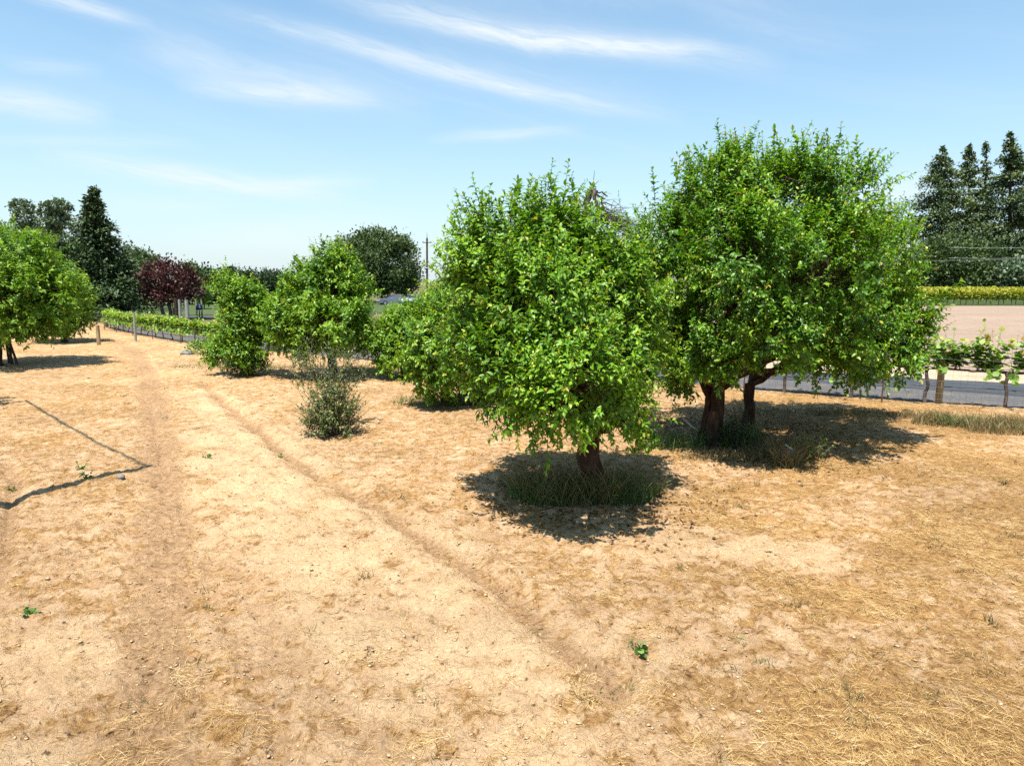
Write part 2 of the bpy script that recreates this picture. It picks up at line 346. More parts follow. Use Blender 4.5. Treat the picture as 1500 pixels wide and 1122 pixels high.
# soil
def soilmat():
    m, nt, out = mat('dry_soil')
    geo = N(nt, 'NewGeometry'); P = geo.outputs['Position']
    n1 = noise(nt, .35, 5, .6, P); n2 = noise(nt, 2.3, 6, .65, P, .6); n3 = noise(nt, 11, 6, .7, P, .8); n4 = noise(nt, 46, 4, .7, P)
    track, pale, straw, far = (attr(nt, k) for k in ('track', 'pale', 'straw', 'far'))
    n7 = noise(nt, 4.6, 8, .70, P, .5); n8 = noise(nt, 7.0, 6, .70, P, 1.2)
    crust = ramp(nt, [(.30, (.44, .270, .145)), (.50, (.55, .355, .200)), (.70, (.65, .455, .280))], n2).outputs[0]
    crust = mixc(nt, crust, (.69, .49, .275), math_(nt, 'MULTIPLY', pale, .6))
    debris = ramp(nt, [(.30, (0.165, 0.079, 0.029)), (.48, (0.369, 0.204, 0.077)), (.66, (0.528, 0.325, 0.132))], n3).outputs[0]
    m_ = math_(nt, 'ADD', math_(nt, 'MULTIPLY_ADD', n3, .35, math_(nt, 'MULTIPLY', n7, .75)), math_(nt, 'SUBTRACT', math_(nt, 'MULTIPLY', pale, .13), math_(nt, 'MULTIPLY_ADD', straw, .17, .022)))
    base = mixc(nt, debris, crust, ramp(nt, [(.46, 0), (.565, 1)], m_).outputs[0])
    tr = ramp(nt, [(.32, (.235, .130, .060)), (.5, (.38, .230, .120)), (.68, (.53, .345, .195))], n3).outputs[0]
    tm = math_(nt, 'ADD', track, math_(nt, 'MULTIPLY_ADD', n7, 1.6, -.8))
    base = mixc(nt, base, tr, ramp(nt, [(.25, 0), (.75, .85)], tm).outputs[0])
    # cracks, pits and crumbs of humus
    base = mixc(nt, base, (.085, .042, .018), ramp(nt, [(.325, .92), (.385, 0)], n8).outputs[0])
    n6 = noise(nt, 28, 5, .75, P, 1.2)
    base = mixc(nt, base, (.14, .075, .034), ramp(nt, [(.29, .55), (.37, 0)], n6).outputs[0])
    v = N(nt, 'TexVoronoi'); v.inputs['Scale'].default_value = 9; v.inputs['Randomness'].default_value = 1; L_(nt, P, v.inputs['Vector'])
    fl = math_(nt, 'MULTIPLY', ramp(nt, [(.09, 1), (.19, 0)], math_(nt, 'MULTIPLY_ADD', n6, .12, math_(nt, 'SUBTRACT', v.outputs['Distance'], .06))).outputs[0], ramp(nt, [(.47, 0), (.56, 1)], noise(nt, 3.1, 3, .6, P)).outputs[0])
    base = mixc(nt, base, (.045, .024, .012), math_(nt, 'MULTIPLY', fl, .8))
    base = mixc(nt, base, ramp(nt, [(.35, .84), (.65, 1.10)], n1).outputs[0], 1.0, 'MULTIPLY')
    fg = ramp(nt, [(.35, (0.085, 0.072, 0.034)), (.5, (0.111, 0.093, 0.043)), (.65, (0.187, 0.145, 0.085))], n1).outputs[0]
    base = mixc(nt, base, fg, far)
    p = N(nt, 'BsdfPrincipled'); L_(nt, base, p.inputs['Base Color']); p.inputs['Roughness'].default_value = .95
    p.inputs['Specular IOR Level'].default_value = .1
    h = math_(nt, 'ADD', math_(nt, 'MULTIPLY_ADD', n7, 2.2, n3), math_(nt, 'MULTIPLY', n6, .8))
    b = N(nt, 'Bump'); b.inputs['Strength'].default_value = 1.0; b.inputs['Distance'].default_value = .05
    L_(nt, h, b.inputs['Height']); L_(nt, b.outputs[0], p.inputs['Normal'])
    L_(nt, p.outputs[0], out.inputs[0])
    return m
M['soil'] = soilmat()
def worldpos_mat(name, fn, rough=.9, bump=.4, dist=.02):
    m, nt, out = mat(name); geo = N(nt, 'NewGeometry')
    c, h = fn(nt, geo.outputs['Position'])
    p = N(nt, 'BsdfPrincipled'); L_(nt, c, p.inputs['Base Color']); p.inputs['Roughness'].default_value = rough; p.inputs['Specular IOR Level'].default_value = .25
    b = N(nt, 'Bump'); b.inputs['Strength'].default_value = bump; b.inputs['Distance'].default_value = dist
    L_(nt, h, b.inputs['Height']); L_(nt, b.outputs[0], p.inputs['Normal']); L_(nt, p.outputs[0], out.inputs[0])
    return m
def f_asphalt(nt, P):
    a = noise(nt, 60, 3, .6, P); b = noise(nt, .9, 4, .6, P)
    c = mixc(nt, ramp(nt, [(.3, (0.026, 0.030, 0.035)), (.7, (0.053, 0.058, 0.065))], a).outputs[0], ramp(nt, [(.3, .8), (.7, 1.2)], b).outputs[0], 1, 'MULTIPLY'); return c, a
def f_gravel(nt, P):
    a = noise(nt, 22, 4, .75, P); b = noise(nt, 1.2, 4, .6, P)
    c = ramp(nt, [(.28, (0.025, 0.024, 0.025)), (.5, (0.081, 0.077, 0.078)), (.72, (0.147, 0.140, 0.133))], a).outputs[0]
    c = mixc(nt, c, (0.168, 0.126, 0.087), math_(nt, 'MULTIPLY', ramp(nt, [(.5, 0), (.7, 1)], b).outputs[0], .5)); return c, a
def f_verge(nt, P):
    a = noise(nt, 12, 5, .7, P); b = noise(nt, .7, 4, .6, P)
    c = ramp(nt, [(.28, (0.215, 0.146, 0.095)), (.5, (0.344, 0.262, 0.176)), (.72, (0.430, 0.344, 0.249))], a).outputs[0]
    c = mixc(nt, c, ramp(nt, [(.3, .85), (.7, 1.1)], b).outputs[0], 1, 'MULTIPLY'); return c, a
def f_field(nt, P):
    mp = N(nt, 'Mapping'); mp.inputs['Rotation'].default_value = (0, 0, R(-4)); L_(nt, P, mp.inputs[0])
    w = N(nt, 'TexWave', bands_direction='Y'); w.inputs['Scale'].default_value = .33; w.inputs['Distortion'].default_value = 2.2; w.inputs['Detail'].default_value = 3; w.inputs['Detail Scale'].default_value = 1.5
    L_(nt, mp.outputs[0], w.inputs['Vector'])
    a = noise(nt, 5, 6, .7, P); b = noise(nt, .15, 4, .6, P)
    c = ramp(nt, [(.25, (0.181, 0.120, 0.084)), (.5, (0.267, 0.191, 0.138)), (.75, (0.331, 0.245, 0.181))], a).outputs[0]
    c = mixc(nt, c, ramp(nt, [(.2, .74), (.6, 1.06)], w.outputs['Fac']).outputs[0], 1, 'MULTIPLY')
    c = mixc(nt, c, ramp(nt, [(.3, .88), (.7, 1.1)], b).outputs[0], 1, 'MULTIPLY')
    return c, math_(nt, 'ADD', a, w.outputs['Fac'])
def f_lawn(nt, P):
    a = noise(nt, 3, 5, .7, P); return ramp(nt, [(.3, (0.021, 0.038, 0.009)), (.5, (0.043, 0.071, 0.017)), (.7, (0.104, 0.114, 0.038))], a).outputs[0], a
M['asphalt'] = worldpos_mat('asphalt', f_asphalt, .8, .3, .004)
M['gravel'] = worldpos_mat('gravel', f_gravel, .9, .8, .03)
M['verge'] = worldpos_mat('sandy_verge', f_verge, .95, .6, .03)
M['field'] = worldpos_mat('bare_field', f_field, .95, .6, .06)
M['lawn'] = worldpos_mat('lawn', f_lawn, .9, .6, .05)

# ------------------------------------------------------------------ ground sheet
def build_ground():
    rr = [.6]
    while rr[-1] < 70: rr.append(rr[-1] * 1.0068 + .0)
    while rr[-1] < 5000: rr.append(rr[-1] * 1.09)
    rr = np.array(rr)
    th = np.r_[np.linspace(-180, -52, 40)[:-1], np.linspace(-52, 52, 860), np.linspace(52, 180, 40)[1:]]
    th = np.radians(th)
    X = rr[:, None] * np.sin(th)[None]; Y = rr[:, None] * np.cos(th)[None]
    nr, na = X.shape; x, y = X.ravel(), Y.ravel()
    z = ghei(x, y)
    i = np.arange(nr - 1)[:, None] * na; j = np.arange(na - 1)[None]
    q = np.stack([i + j, i + j + 1, i + na + j + 1, i + na + j], -1).reshape(-1, 4)[:, ::-1]
    mb = MB(); mb.add(np.c_[x, y, z], q)
    hole = [[k, k + 1, len(x)] for k in range(na - 1)]
    mb.v[0] = np.vstack([mb.v[0], [[0, 0, gz(0, 0)]]]); mb.a[0] = np.full(len(x) + 1, .5); mb.n += 1
    mb.f3.append(np.array(hole))
    o = mb.build('ground', M['soil'], smooth=True); tag(o, 'dry tan orchard soil with tyre ruts and cut straw', kind='structure')
    xx = np.r_[x, 0]; yy = np.r_[y, 0]
    t, p, s = masks(xx, yy); far = sstep(-.2, 1.0, row_side(xx, yy))
    for k, v in (('track', t), ('pale', p), ('straw', s), ('far', far)):
        a = o.data.attributes.new(k, 'FLOAT', 'POINT'); a.data.foreach_set('value', v.astype(np.float32))
build_ground()

def strip(name, m, o0, o1, z, s0, s1, label, crown=0.0):
    mb = MB(); ss = np.arange(s0, s1, .8); K = 7; V = []
    for s in ss:
        p, d, n = row_at(s)
        for k in range(K):
            t = k / (K - 1); e = 0
            if k in (0, K - 1): e = .22 * float(perlin(np.array([s * .6]), np.array([k * 9.7 + o0]))[0])
            q = p + n * (o0 + (o1 - o0) * t + e); V.append((q[0], q[1], z + crown * (1 - (2 * t - 1) ** 2)))
    i = np.arange(len(ss) - 1)[:, None] * K; j = np.arange(K - 1)[None]
    mb.add(V, np.stack([i + j, i + K + j, i + K + j + 1, i + j + 1], -1).reshape(-1, 4)[:, ::-1])
    return tag(mb.build(name, m, smooth=True), label, kind='structure')
ST = _seg[-1]
strip('gravel_shoulder', M['gravel'], .45, 3.3, -.055, 6, ST, 'grey gravel shoulder behind the vine row')
strip('road', M['asphalt'], 3.0, 5.8, -.045, 6, ST, 'grey asphalt road behind the vine row', .03)
strip('sandy_verge', M['verge'], 5.6, 9.2, -.06, row_s(-12, 33), ST, 'pale sandy verge beyond the road')
def build_field():
    mb = MB(); V = []; ss = np.arange(row_s(-10, 31.5), ST, 1.2)
    for s in ss:
        p, d, n = row_at(s); q = p + n * 8.8
        for t in np.linspace(0, 1, 30):
            V.append((q[0] * (1 - t) + (q[0] * 2.4 + 40 + 18) * t - 18 * t, q[1] * (1 - t) + 97 * t, -.075))
    K = 30; i = np.arange(len(ss) - 1)[:, None] * K; j = np.arange(K - 1)[None]
    mb.add(V, np.stack([i + j, i + K + j, i + K + j + 1, i + j + 1], -1).reshape(-1, 4)[:, ::-1])
    tag(mb.build('ploughed_field', M['field'], smooth=True), 'bare pinkish ploughed field beyond the road', kind='structure')
build_field()
def sheet(name, m, pts, z, label):
    mb = MB(); mb.add([(x, y, z) for x, y in pts], [[0, 1, 2, 3]]); return tag(mb.build(name, m), label, kind='structure')
sheet('grass_strip', M['lawn'], [(20, 94.5), (190, 96.0), (330, 240), (20, 240)], -.05, 'green grass under the far vineyard')
g0 = ground(150, 462.5); 
sheet('side_road', M['asphalt'], [(-58, 60.5), (-16, 63), (-16, 67), (-62, 66)], -.05, 'pale grey lane passing the plum tree')
sheet('lawn', M['lawn'], [(-75, 69), (-14, 69), (-10, 120), (-90, 120)], -.06, 'green verge beyond the lane')

# ------------------------------------------------------------------ straw litter
def ribbons(mb, base, d, bend, L, w, var, seg=2, side=None, r=rng):
    n = len(base); d = norm(d)
    if side is None: side = norm(np.cross(d, r.normal(0, 1, (n, 3))))
    t = np.linspace(0, 1, seg + 1)
    P = base[:, None] + d[:, None] * (L[:, None] * t)[..., None] + bend[:, None] * (L[:, None] * t ** 2)[..., None]
    wt = w[:, None] * (1 - .75 * t[None] ** 2)
    A = P + side[:, None] * wt[..., None] * .5; B = P - side[:, None] * wt[..., None] * .5
    V = np.stack([A, B], 2).reshape(n, -1, 3); K = V.shape[1]
    f = np.array([[2 * k, 2 * k + 1, 2 * k + 3, 2 * k + 2] for k in range(seg)])
    mb.add2(V.reshape(-1, 3), None, (f[None] + (np.arange(n) * K)[:, None, None]).reshape(-1, 4), np.repeat(var, K))
def build_straw():
    r = np.random.default_rng(21); mb = MB()
    n = 760000
    d = 3.6 + (26 - 3.6) * r.random(n) ** 1.25; a = np.radians(r.uniform(-41, 41, n))
    x, y = d * np.sin(a), d * np.cos(a)
    t, p, s = masks(x, y)
    tuft = fbm(x, y, 2.4, 3, 90)
    keep = (r.random(n) < np.clip(s * .95 - .08 + .9 * tuft, .02, 1)) & (row_side(x, y) < -.3)
    x, y, d = x[keep], y[keep], d[keep]; n = len(x)
    fx = fbm(x, y, .9, 2, 95) * 6.0
    az = np.where(r.random(n) < .6, fx + r.normal(0, .6, n), r.uniform(0, 6.28, n))
    pit = np.abs(r.normal(0, .16, n))
    dr = np.c_[np.cos(az) * np.cos(pit), np.sin(az) * np.cos(pit), np.sin(pit)]
    L = r.uniform(.025, .115, n) * (1 + .02 * d)
    side = norm(np.c_[-np.sin(az), np.cos(az), r.normal(0, .35, n)])
    base = np.c_[x, y, ghei(x, y) + r.uniform(.003, .02, n)]
    bend = np.c_[r.normal(0, .18, n), r.normal(0, .18, n), -pit * .8]
    var = np.clip(.5 + .55 * fbm(x, y, 1.2, 2, 99) + r.normal(0, .27, n), 0, 1)
    ribbons(mb, base, dr, bend, L, r.uniform(.0014, .0029, n) * (1 + .055 * np.maximum(d - 5, 0)), var, 2, side, r)
    tag(mb.build('straw_litter', M['straw']), 'golden cut straw lying over the dry soil', 'straw', kind='stuff')
    # clods of earth
    mb = MB(); n = 26000
    d = 3.6 + 22 * r.random(n) ** 1.4; a = np.radians(r.uniform(-41, 41, n)); x, y = d * np.sin(a), d * np.cos(a)
    cl = fbm(x, y, .8, 3, 120); keep = (r.random(n) < (.35 + 1.4 * cl) * (1.15 - masks(x, y)[2])) & (row_side(x, y) < -.4); x, y = x[keep], y[keep]; n = len(x)
    ico = np.array([[0, 0, 1], [.9, 0, .3], [.28, .85, .3], [-.72, .53, .35], [-.72, -.53, .25], [.28, -.85, .35], [0, 0, -.6]], float)
    fc = np.array([[0, 1, 2], [0, 2, 3], [0, 3, 4], [0, 4, 5], [0, 5, 1], [6, 2, 1], [6, 3, 2], [6, 4, 3], [6, 5, 4], [6, 1, 5]])
    sz = .004 + .022 * r.random(n) ** 5
    V = ico[None] * r.uniform(.35, 1.6, (n, 7, 3)) * sz[:, None, None]
    rot = r.uniform(0, 6.28, n); c, s_ = np.cos(rot)[:, None], np.sin(rot)[:, None]
    V = np.stack([V[..., 0] * c - V[..., 1] * s_, V[..., 0] * s_ + V[..., 1] * c, V[..., 2] * .4], -1) + np.c_[x, y, ghei(x, y) + sz * .2][:, None]
    mb.add2(V.reshape(-1, 3), (fc[None] + (np.arange(n) * 7)[:, None, None]).reshape(-1, 3), None, np.repeat(r.random(n), 7))
    m = simple('clod_soil', [(.3, (.26, .16, .085)), (.55, (.46, .31, .18)), (.8, (.60, .44, .28))], 7, .95, .1, .5)
    tag(mb.build('soil_clods', m), 'crumbled clods of dry earth on the orchard floor', 'clods', kind='stuff')
build_straw()

def grass_patch(name, label, spots, m, r, kind='stuff', cat='grass'):
    """spots: (x, y, rx, ry, n, hmin, hmax)"""
    mb = MB()
    for (cx, cy, rx, ry, n, h0, h1) in spots:
        a = r.uniform(0, 6.28, n); q = np.sqrt(r.random(n)); x = cx + rx * q * np.cos(a); y = cy + ry * q * np.sin(a)
        az = r.uniform(0, 6.28, n); ln = np.abs(r.normal(0, .3, n))
        d = np.c_[np.cos(az) * ln, np.sin(az) * ln, np.ones(n)]
        L = r.uniform(h0, h1, n)
        b = np.c_[np.cos(az), np.sin(az), -r.uniform(.3, 1.2, n)] * r.uniform(.1, .55, n)[:, None]
        dist = math.hypot(cx, cy)
        ribbons(mb, np.c_[x, y, ghei(x, y) - .01], d, b, L, r.uniform(.004, .008, n) * (1 + .03 * dist), np.clip(r.normal(.5, .25, n), 0, 1), 4, None, r)
    return tag(mb.build(name, m), label, cat, kind=kind)

# ------------------------------------------------------------------ trees
def conv_lobes(lobes, Y0):
    out = []
    for l in lobes:
        px, py, rx, ry = l[:4]; dz = l[4] if len(l) > 4 else 0; rd = l[5] if len(l) > 5 else None
        Y = Y0 + dz; c = at(px, py, Y); s = Y / cp / F
        out.append((c, np.array([rx * s, rd if rd else (rx + ry) * .5 * s, ry * s])))
    return out
def sphere_dirs(n, r): return norm(r.normal(0, 1, (n, 3)))
def inside(p, L, skip, k):
    m = np.zeros(len(p), bool)
    for j, (c, rr) in enumerate(L):
        if j == skip: continue
        m |= (((p - c) / rr) ** 2).sum(1) < k * k
    return m
def crown_points(L, n, r, minz=.3, cull=.72):
    """clump centres near the surface of the union of ellipsoids -> pos, outward, lobe index"""
    A = np.array([(rr[0] * rr[1] + rr[1] * rr[2] + rr[0] * rr[2]) for c, rr in L]); A = A / A.sum()
    P, D, I = [], [], []; ph = r.uniform(0, 6, 3)
    for j, (c, rr) in enumerate(L):
        k = int(n * A[j] * 2.1) + 2
        d = sphere_dirs(k, r)
        rad = np.where(r.random(k) < .74, r.uniform(.82, 1.02, k), r.uniform(.35, .82, k))
        q = (c + d * rr) * (2.7 / float(np.mean(rr)) if np.mean(rr) > 1.3 else 2.3) + ph
        g = np.sin(q[:, 0] + .6 * np.sin(q[:, 1] * .7)) * np.sin(q[:, 1] * 1.1 + 1.3) + .8 * np.sin(q[:, 2] * 1.25 + .5 * np.sin(q[:, 0])) * np.cos(q[:, 0] * .8 + q[:, 1])
        rad = rad * np.clip(1.0 + .10 * g, .8, 1.18); keepg = (g > -.30) | (r.random(k) < .20) | (rad < .62)
        p = c + d * rr * rad[:, None]
        ok = keepg & (~inside(p, L, j, cull) | (r.random(k) < .12)) & (p[:, 2] > minz)
        P.append(p[ok]); D.append(norm(d[ok] / rr)); I.append(np.full(ok.sum(), j))
    P, D, I = np.concatenate(P), np.concatenate(D), np.concatenate(I)
    if len(P) > n:
        s = r.permutation(len(P))[:n]; P, D, I = P[s], D[s], I[s]
    return P, D, I

def orchard_tree(name, label, base, lobes, nclump, per, leaf, nl, seed, trunk=(.14, .9), stems=None, sprouts=(), m='apple', shoot=(.2, .46), sig=.14,
                 bark='bark', group='orchard fruit trees', cat='tree', minz=.35, sprL=(.55, .95), lean=None, sub=True, stemtw=True, plume=.30):
    r = np.random.default_rng(seed)
    bx, by = base; bz = gz(bx, by) - .03
    root = thing(name, label, cat, (bx, by, bz), group)
    O = np.array([bx, by, bz])
    L = [(c, np.maximum(rr * .90 - .07, rr * .6)) for c, rr in conv_lobes(lobes, by)]
    wood = MB(); fol = MB()
    r0, hf = trunk
    stems = stems or [(0, 0, 1.0)]
    forks = []
    cen = np.mean([c for c, _ in L], axis=0)
    for (sx, sy, k) in stems:
        b = O + [sx, sy, 0]; tgt = b + [0, 0, hf * k]; tgt[:2] += (cen[:2] - b[:2]) * .08 + (lean if lean is not None else 0)
        P = wiggle(b, tgt, 9, .028, 0, r)
        rad = r0 * k * np.linspace(1, .72, 9); rad[0] *= 1.55; rad[1] *= 1.15
        P[0, 2] -= .15
        tube(wood, P, rad * r.uniform(.92, 1.1, 9), 10); forks.append((P[-1], r0 * k * .72))
    limbs = []
    for j, (c, rr) in enumerate(L):
        fk, fr = forks[int(np.argmin([np.linalg.norm(f[0][:2] - c[:2]) for f in forks]))]
        P = wiggle(fk - [0, 0, .02], c + r.normal(0, .1, 3) * rr, 10, .06, .08, r); rl = fr * .62
        tube(wood, P, np.linspace(rl, .022, 10), 7, cap=False); limbs.append(P)
    P, D, I = crown_points(L, nclump, r, O[2] + minz)
    if sub:
        for p, j in zip(P, I):
            q = limbs[j][r.integers(5, 10)]
            tube(wood, wiggle(q, p, 5, .07, .03, r), [.014, .011, .009, .006, .004], 4, cap=False)
    K = len(P); cv = r.random(K)
    base_ = np.repeat(P, per, 0) + r.normal(0, sig, (K * per, 3)); out = np.repeat(D, per, 0); cvar = np.repeat(cv, per)
    d = out * .75 + UP * np.where(out[:, 2:3] < -.15, .0, .85) + r.normal(0, .4, (K * per, 3))
    ok = base_[:, 2] > O[2] + minz * .8; base_, d, cvar = base_[ok], d[ok], cvar[ok]
    tw = MB() if False else wood
    shoots(fol, APPLE, base_, d, r.uniform(shoot[0], shoot[1], len(base_)), nl, leaf, r, cvar, wood if stemtw else None)
    up_ = np.where((D[:, 2] > .45) & (r.random(K) < plume))[0]
    if len(up_):
        nb = P[up_] + r.normal(0, .12, (len(up_), 3)); nd = UP + r.normal(0, .16, (len(up_), 3)) + D[up_] * .35
        shoots(fol, APPLE, nb, nd, r.uniform(.35, .75, len(up_)), 26, leaf * .95, r, r.uniform(.1, .7, len(up_)), wood if stemtw else None, .15, .85)
    if len(sprouts):
        B, DD, LL = [], [], []
        for spx in sprouts:
            px, py = spx[:2]; dz = spx[2] if len(spx) > 2 else r.uniform(-.5, .5)
            tip = at(px, py, by + dz); dirn = norm(np.array([r.normal(0, .14), r.normal(0, .14), 1.0]) + (np.array(spx[3]) if len(spx) > 3 else 0))
            ll = r.uniform(*sprL); B.append(tip - dirn * ll); DD.append(dirn); LL.append(ll)
        B, DD, LL = np.array(B), np.array(DD), np.array(LL)
        shoots(fol, APPLE, B, DD, LL, 42, leaf * 1.3, r, r.uniform(.2, .7, len(B)), wood, .2, .9)
        for b in B:
            j = int(np.argmin([np.linalg.norm(c - b) for c, _ in L])); tube(wood, wiggle(limbs[j][-2], b, 5, .05, 0, r), [.02, .016, .012, .008, .006], 4, cap=False)
    wood.build('trunk', M[bark], root, True, O); fol.build('crown', M[m], root, False, O)
    return root, O

gA = ground(866, 728)
orchard_tree('apple_tree', 'tall bright green fruit tree in the centre with leafy crown over a dark trunk', gA,
    [(728, 372, 62, 62, .2, .85), (700, 415, 48, 60, .1, .8), (800, 338, 60, 50, .3, .7), (868, 398, 46, 40, .2, .8), (908, 440, 54, 54, .3, .9), (912, 488, 44, 50, .2, .8), (818, 362, 36, 42, .4, .7), (878, 440, 46, 56, .3, .9), (715, 455, 62, 75, .1, .9),
     (800, 430, 85, 85, -.8, .8), (900, 508, 60, 62, -.3, .9), (760, 545, 74, 66, -1.2, .8), (845, 560, 84, 62, -1.6, .8), (700, 530, 38, 45, .3, .6),
     (922, 585, 34, 38, .1, .5), (800, 430, 100, 100, 1.1, .9), (880, 500, 75, 80, 1.2, .8), (800, 600, 48, 28, -1.7, .5), (890, 600, 50, 26, -.6, .6), (775, 592, 40, 26, -.3, .5), (945, 625, 22, 28, 0, .3), (700, 400, 35, 45, -.3, .5)],
    430, 13, .092, 13, 101, (.19, 1.0), sprouts=[(757, 264), (767, 270), (825, 258), (833, 262), (775, 276), (850, 290), (712, 293), (735, 284), (800, 285), (692, 318, 0, (-.5, 0, 0)), (820, 262), (750, 280)])
gB = ground(1043, 652)
orchard_tree('apple_tree', 'biggest fruit tree, broad dense crown on two trunks at the right', gB,
    [(1130, 262, 92, 52, 0, 1.2), (1055, 300, 78, 62, 0, 1.2), (1208, 296, 68, 58, 0, 1.2), (982, 350, 50, 56, .2, 1.0), (985, 445, 60, 70, 0, 1.1), (965, 410, 42, 50, .3, .9),
     (1090, 380, 95, 88, -1.3, 1.2), (1195, 400, 95, 90, -1.3, 1.2), (1280, 375, 58, 70, .1, 1.1), (1308, 440, 46, 50, .2, 1.0), (1312, 495, 50, 32, .2, .8),
     (1245, 490, 75, 50, -.9, .9), (1130, 490, 90, 52, -1.5, .9), (1045, 510, 62, 42, -.8, .8), (968, 490, 38, 50, .2, .8), (1010, 500, 60, 50, 1.0, 1.0), (1100, 350, 125, 115, 1.8, 1.4),
     (1230, 410, 115, 100, 2.2, 1.5), (1150, 440, 110, 80, 3.0, 1.2), (1200, 522, 60, 28, -.4, .7), (1280, 520, 50, 24, 0, .7), (1000, 540, 40, 26, -.2, .6), (1080, 270, 50, 42, .8, .9)],
    740, 14, .094, 13, 202, (.17, 1.15), m='apple_olive', stems=[(0, 0, 1.0), (-.1, .25, .8), (1.35, 2.0, .85)],
    sprouts=[(1052, 186, .3), (1100, 180, 0), (1128, 186), (1168, 184), (1182, 192), (1258, 200, .2), (1250, 222), (1012, 210), (1000, 240), (958, 240), (1215, 205), (1145, 192), (1075, 200), (1030, 215), (1290, 290, 0, (.4, 0, 0)), (1195, 190), (1238, 232), (975, 275), (1300, 320, 0, (.5, 0, 0)), (1410, 415, -.2, (1.6, 0, 0)), (1392, 455, -.2, (1.3, 0, 0))])
gC = ground(655, 590)
orchard_tree('apple_tree', 'low spreading fruit tree tucked behind the left side of the central tree', gC,
    [(670, 452, 40, 36, 0, 1.0), (640, 500, 55, 48, -.6, .9), (690, 500, 60, 60, .2, 1.1), (650, 545, 50, 30, -.6, .8), (695, 440, 34, 34, .6, .9), (715, 540, 40, 35, -.2, .7), (735, 480, 50, 70, .6, 1.)],
    320, 9, .115, 12, 303, (.15, .9), m='apple_far', stemtw=False, sprouts=[(645, 412), (668, 404), (657, 415)])
gD = ground(592, 552)
orchard_tree('apple_tree', 'round mid green fruit tree beneath the utility pole', gD,
    [(590, 488, 34, 28, 0, 1.1), (575, 515, 32, 26, -.5, .8), (615, 510, 38, 30, -.4, .9), (612, 470, 30, 22, .6, .9), (634, 455, 20, 20, .5, .8)],
    260, 9, .125, 11, 404, (.14, .9), m='apple_far', stemtw=False, sprouts=[(616, 440), (637, 424), (562, 456)])
gE = ground(488, 552)
orchard_tree('apple_tree', 'pyramid shaped fruit tree rising behind the small grey-green shrub', gE,
    [(486, 392, 26, 28, 0, .8), (468, 428, 48, 34, 0, 1.1), (510, 430, 36, 40, .1, 1.0), (428, 468, 46, 28, -.2, 1.0), (485, 475, 58, 35, -.8, 1.0), (524, 485, 26, 30, 0, .9), (408, 488, 30, 20, -.1, .7), (465, 502, 40, 17, -.5, .7), (478, 440, 54, 46, 1.0, 1.0), (446, 410, 20, 18, .1, .5)],
    400, 9, .125, 11, 505, (.17, .95), m='apple_far', stemtw=False, sprouts=[(475, 350), (490, 345), (500, 352), (432, 368, 0), (445, 378), (515, 362), (463, 362), (530, 385)])
gF = ground(358, 550)
orchard_tree('apple_tree', 'slim small fruit tree, bushy to its dark base, left of the pyramid tree', gF,
    [(355, 438, 20, 20, 0, .6), (350, 472, 22, 24, 0, .7), (368, 482, 18, 24, .1, .6), (348, 505, 22, 18, -.2, .7), (376, 448, 13, 20, .2, .45), (360, 520, 20, 20, -.2, .6), (322, 514, 18, 9, .1, .5), (335, 420, 12, 14, 0, .4)],
    240, 9, .12, 11, 606, (.12, .7), m='apple_far', stemtw=False, minz=.1, sprouts=[(352, 402), (340, 408), (372, 410), (395, 418), (382, 414)])
rs = np.random.default_rng(77)
# leafy suckers at the foot of that small tree
def sucker_bush(name, label, c, w, d, h, n, seed, m, leaf=.06, nl=12, up=.8, cat='shrub', group=None, sL=(.25, .6)):
    r = np.random.default_rng(seed); z = gz(*c); root = thing(name, label, cat, (c[0], c[1], z), group); O = np.array([c[0], c[1], z])
    dirs = sphere_dirs(n, r); dirs[:, 2] = np.abs(dirs[:, 2]); q = r.random(n) ** .4
    P = O + dirs * q[:, None] * [w, d, h] + [0, 0, .05]
    st = MB(); fo = MB()
    D = dirs * .6 + UP * up + r.normal(0, .4, (n, 3))
    for i in range(0, n, 6):
        tube(st, wiggle(O + r.normal(0, 1, 3) * [w * .15, d * .15, 0], P[i], 5, .06, .02, r), [.012, .010, .008, .006, .004], 4, cap=False)
    shoots(fo, APPLE, P, D, r.uniform(sL[0], sL[1], n), nl, leaf, r, r.random(n), st, .1)
    st.build('stem', M['deadwood'], root, True, O); fo.build('foliage', M[m], root, False, O)
    return root
sucker_bush('shrub', 'dark leafy suckers crowding the foot of the slim small fruit tree', ground(362, 551), .75, .6, 1.0, 150, 71, 'sucker', .075)
gG = ground(486, 636)
sucker_bush('shrub', 'small grey-green shrub with bare twigs standing alone on the soil', gG, .50, .45, .95, 300, 72, 'pear', .062, 14)
def shrub_top():
    r = np.random.default_rng(73)
    orchard_tree('sapling', 'thin sparse twiggy sapling rising behind the grey-green shrub', (gG[0] + .15, gG[1] + .9),
        [(470, 545, 40, 22, 0, .5), (500, 540, 26, 28, 0, .5), (485, 575, 30, 25, -.1, .4), (440, 545, 22, 14, 0, .3)], 60, 5, .055, 9, 74, (.025, .5), m='pear', bark='greybark', group=None, cat='sapling', minz=.1, shoot=(.2, .4))
shrub_top()
gH = ground(-5, 536)
orchard_tree('apple_tree', 'broad fruit tree propped by three poles at the left edge', gH,
    [(20, 375, 45, 38, 0, 1.4), (-30, 390, 60, 50, 0, 1.6), (55, 430, 45, 40, -.3, 1.3), (5, 440, 60, 48, -1.2, 1.3), (50, 468, 34, 18, -.3, 1.0), (-5, 470, 50, 20, -.8, 1.0), (30, 420, 60, 55, 1.2, 1.4), (-40, 460, 50, 45, 0, 1.5), (78, 455, 20, 26, .2, .8)],
    460, 9, .14, 11, 707, (.20, 1.2), m='apple_far', stemtw=False, sig=.22, sprouts=[(20, 335), (50, 345), (0, 332), (70, 395)])
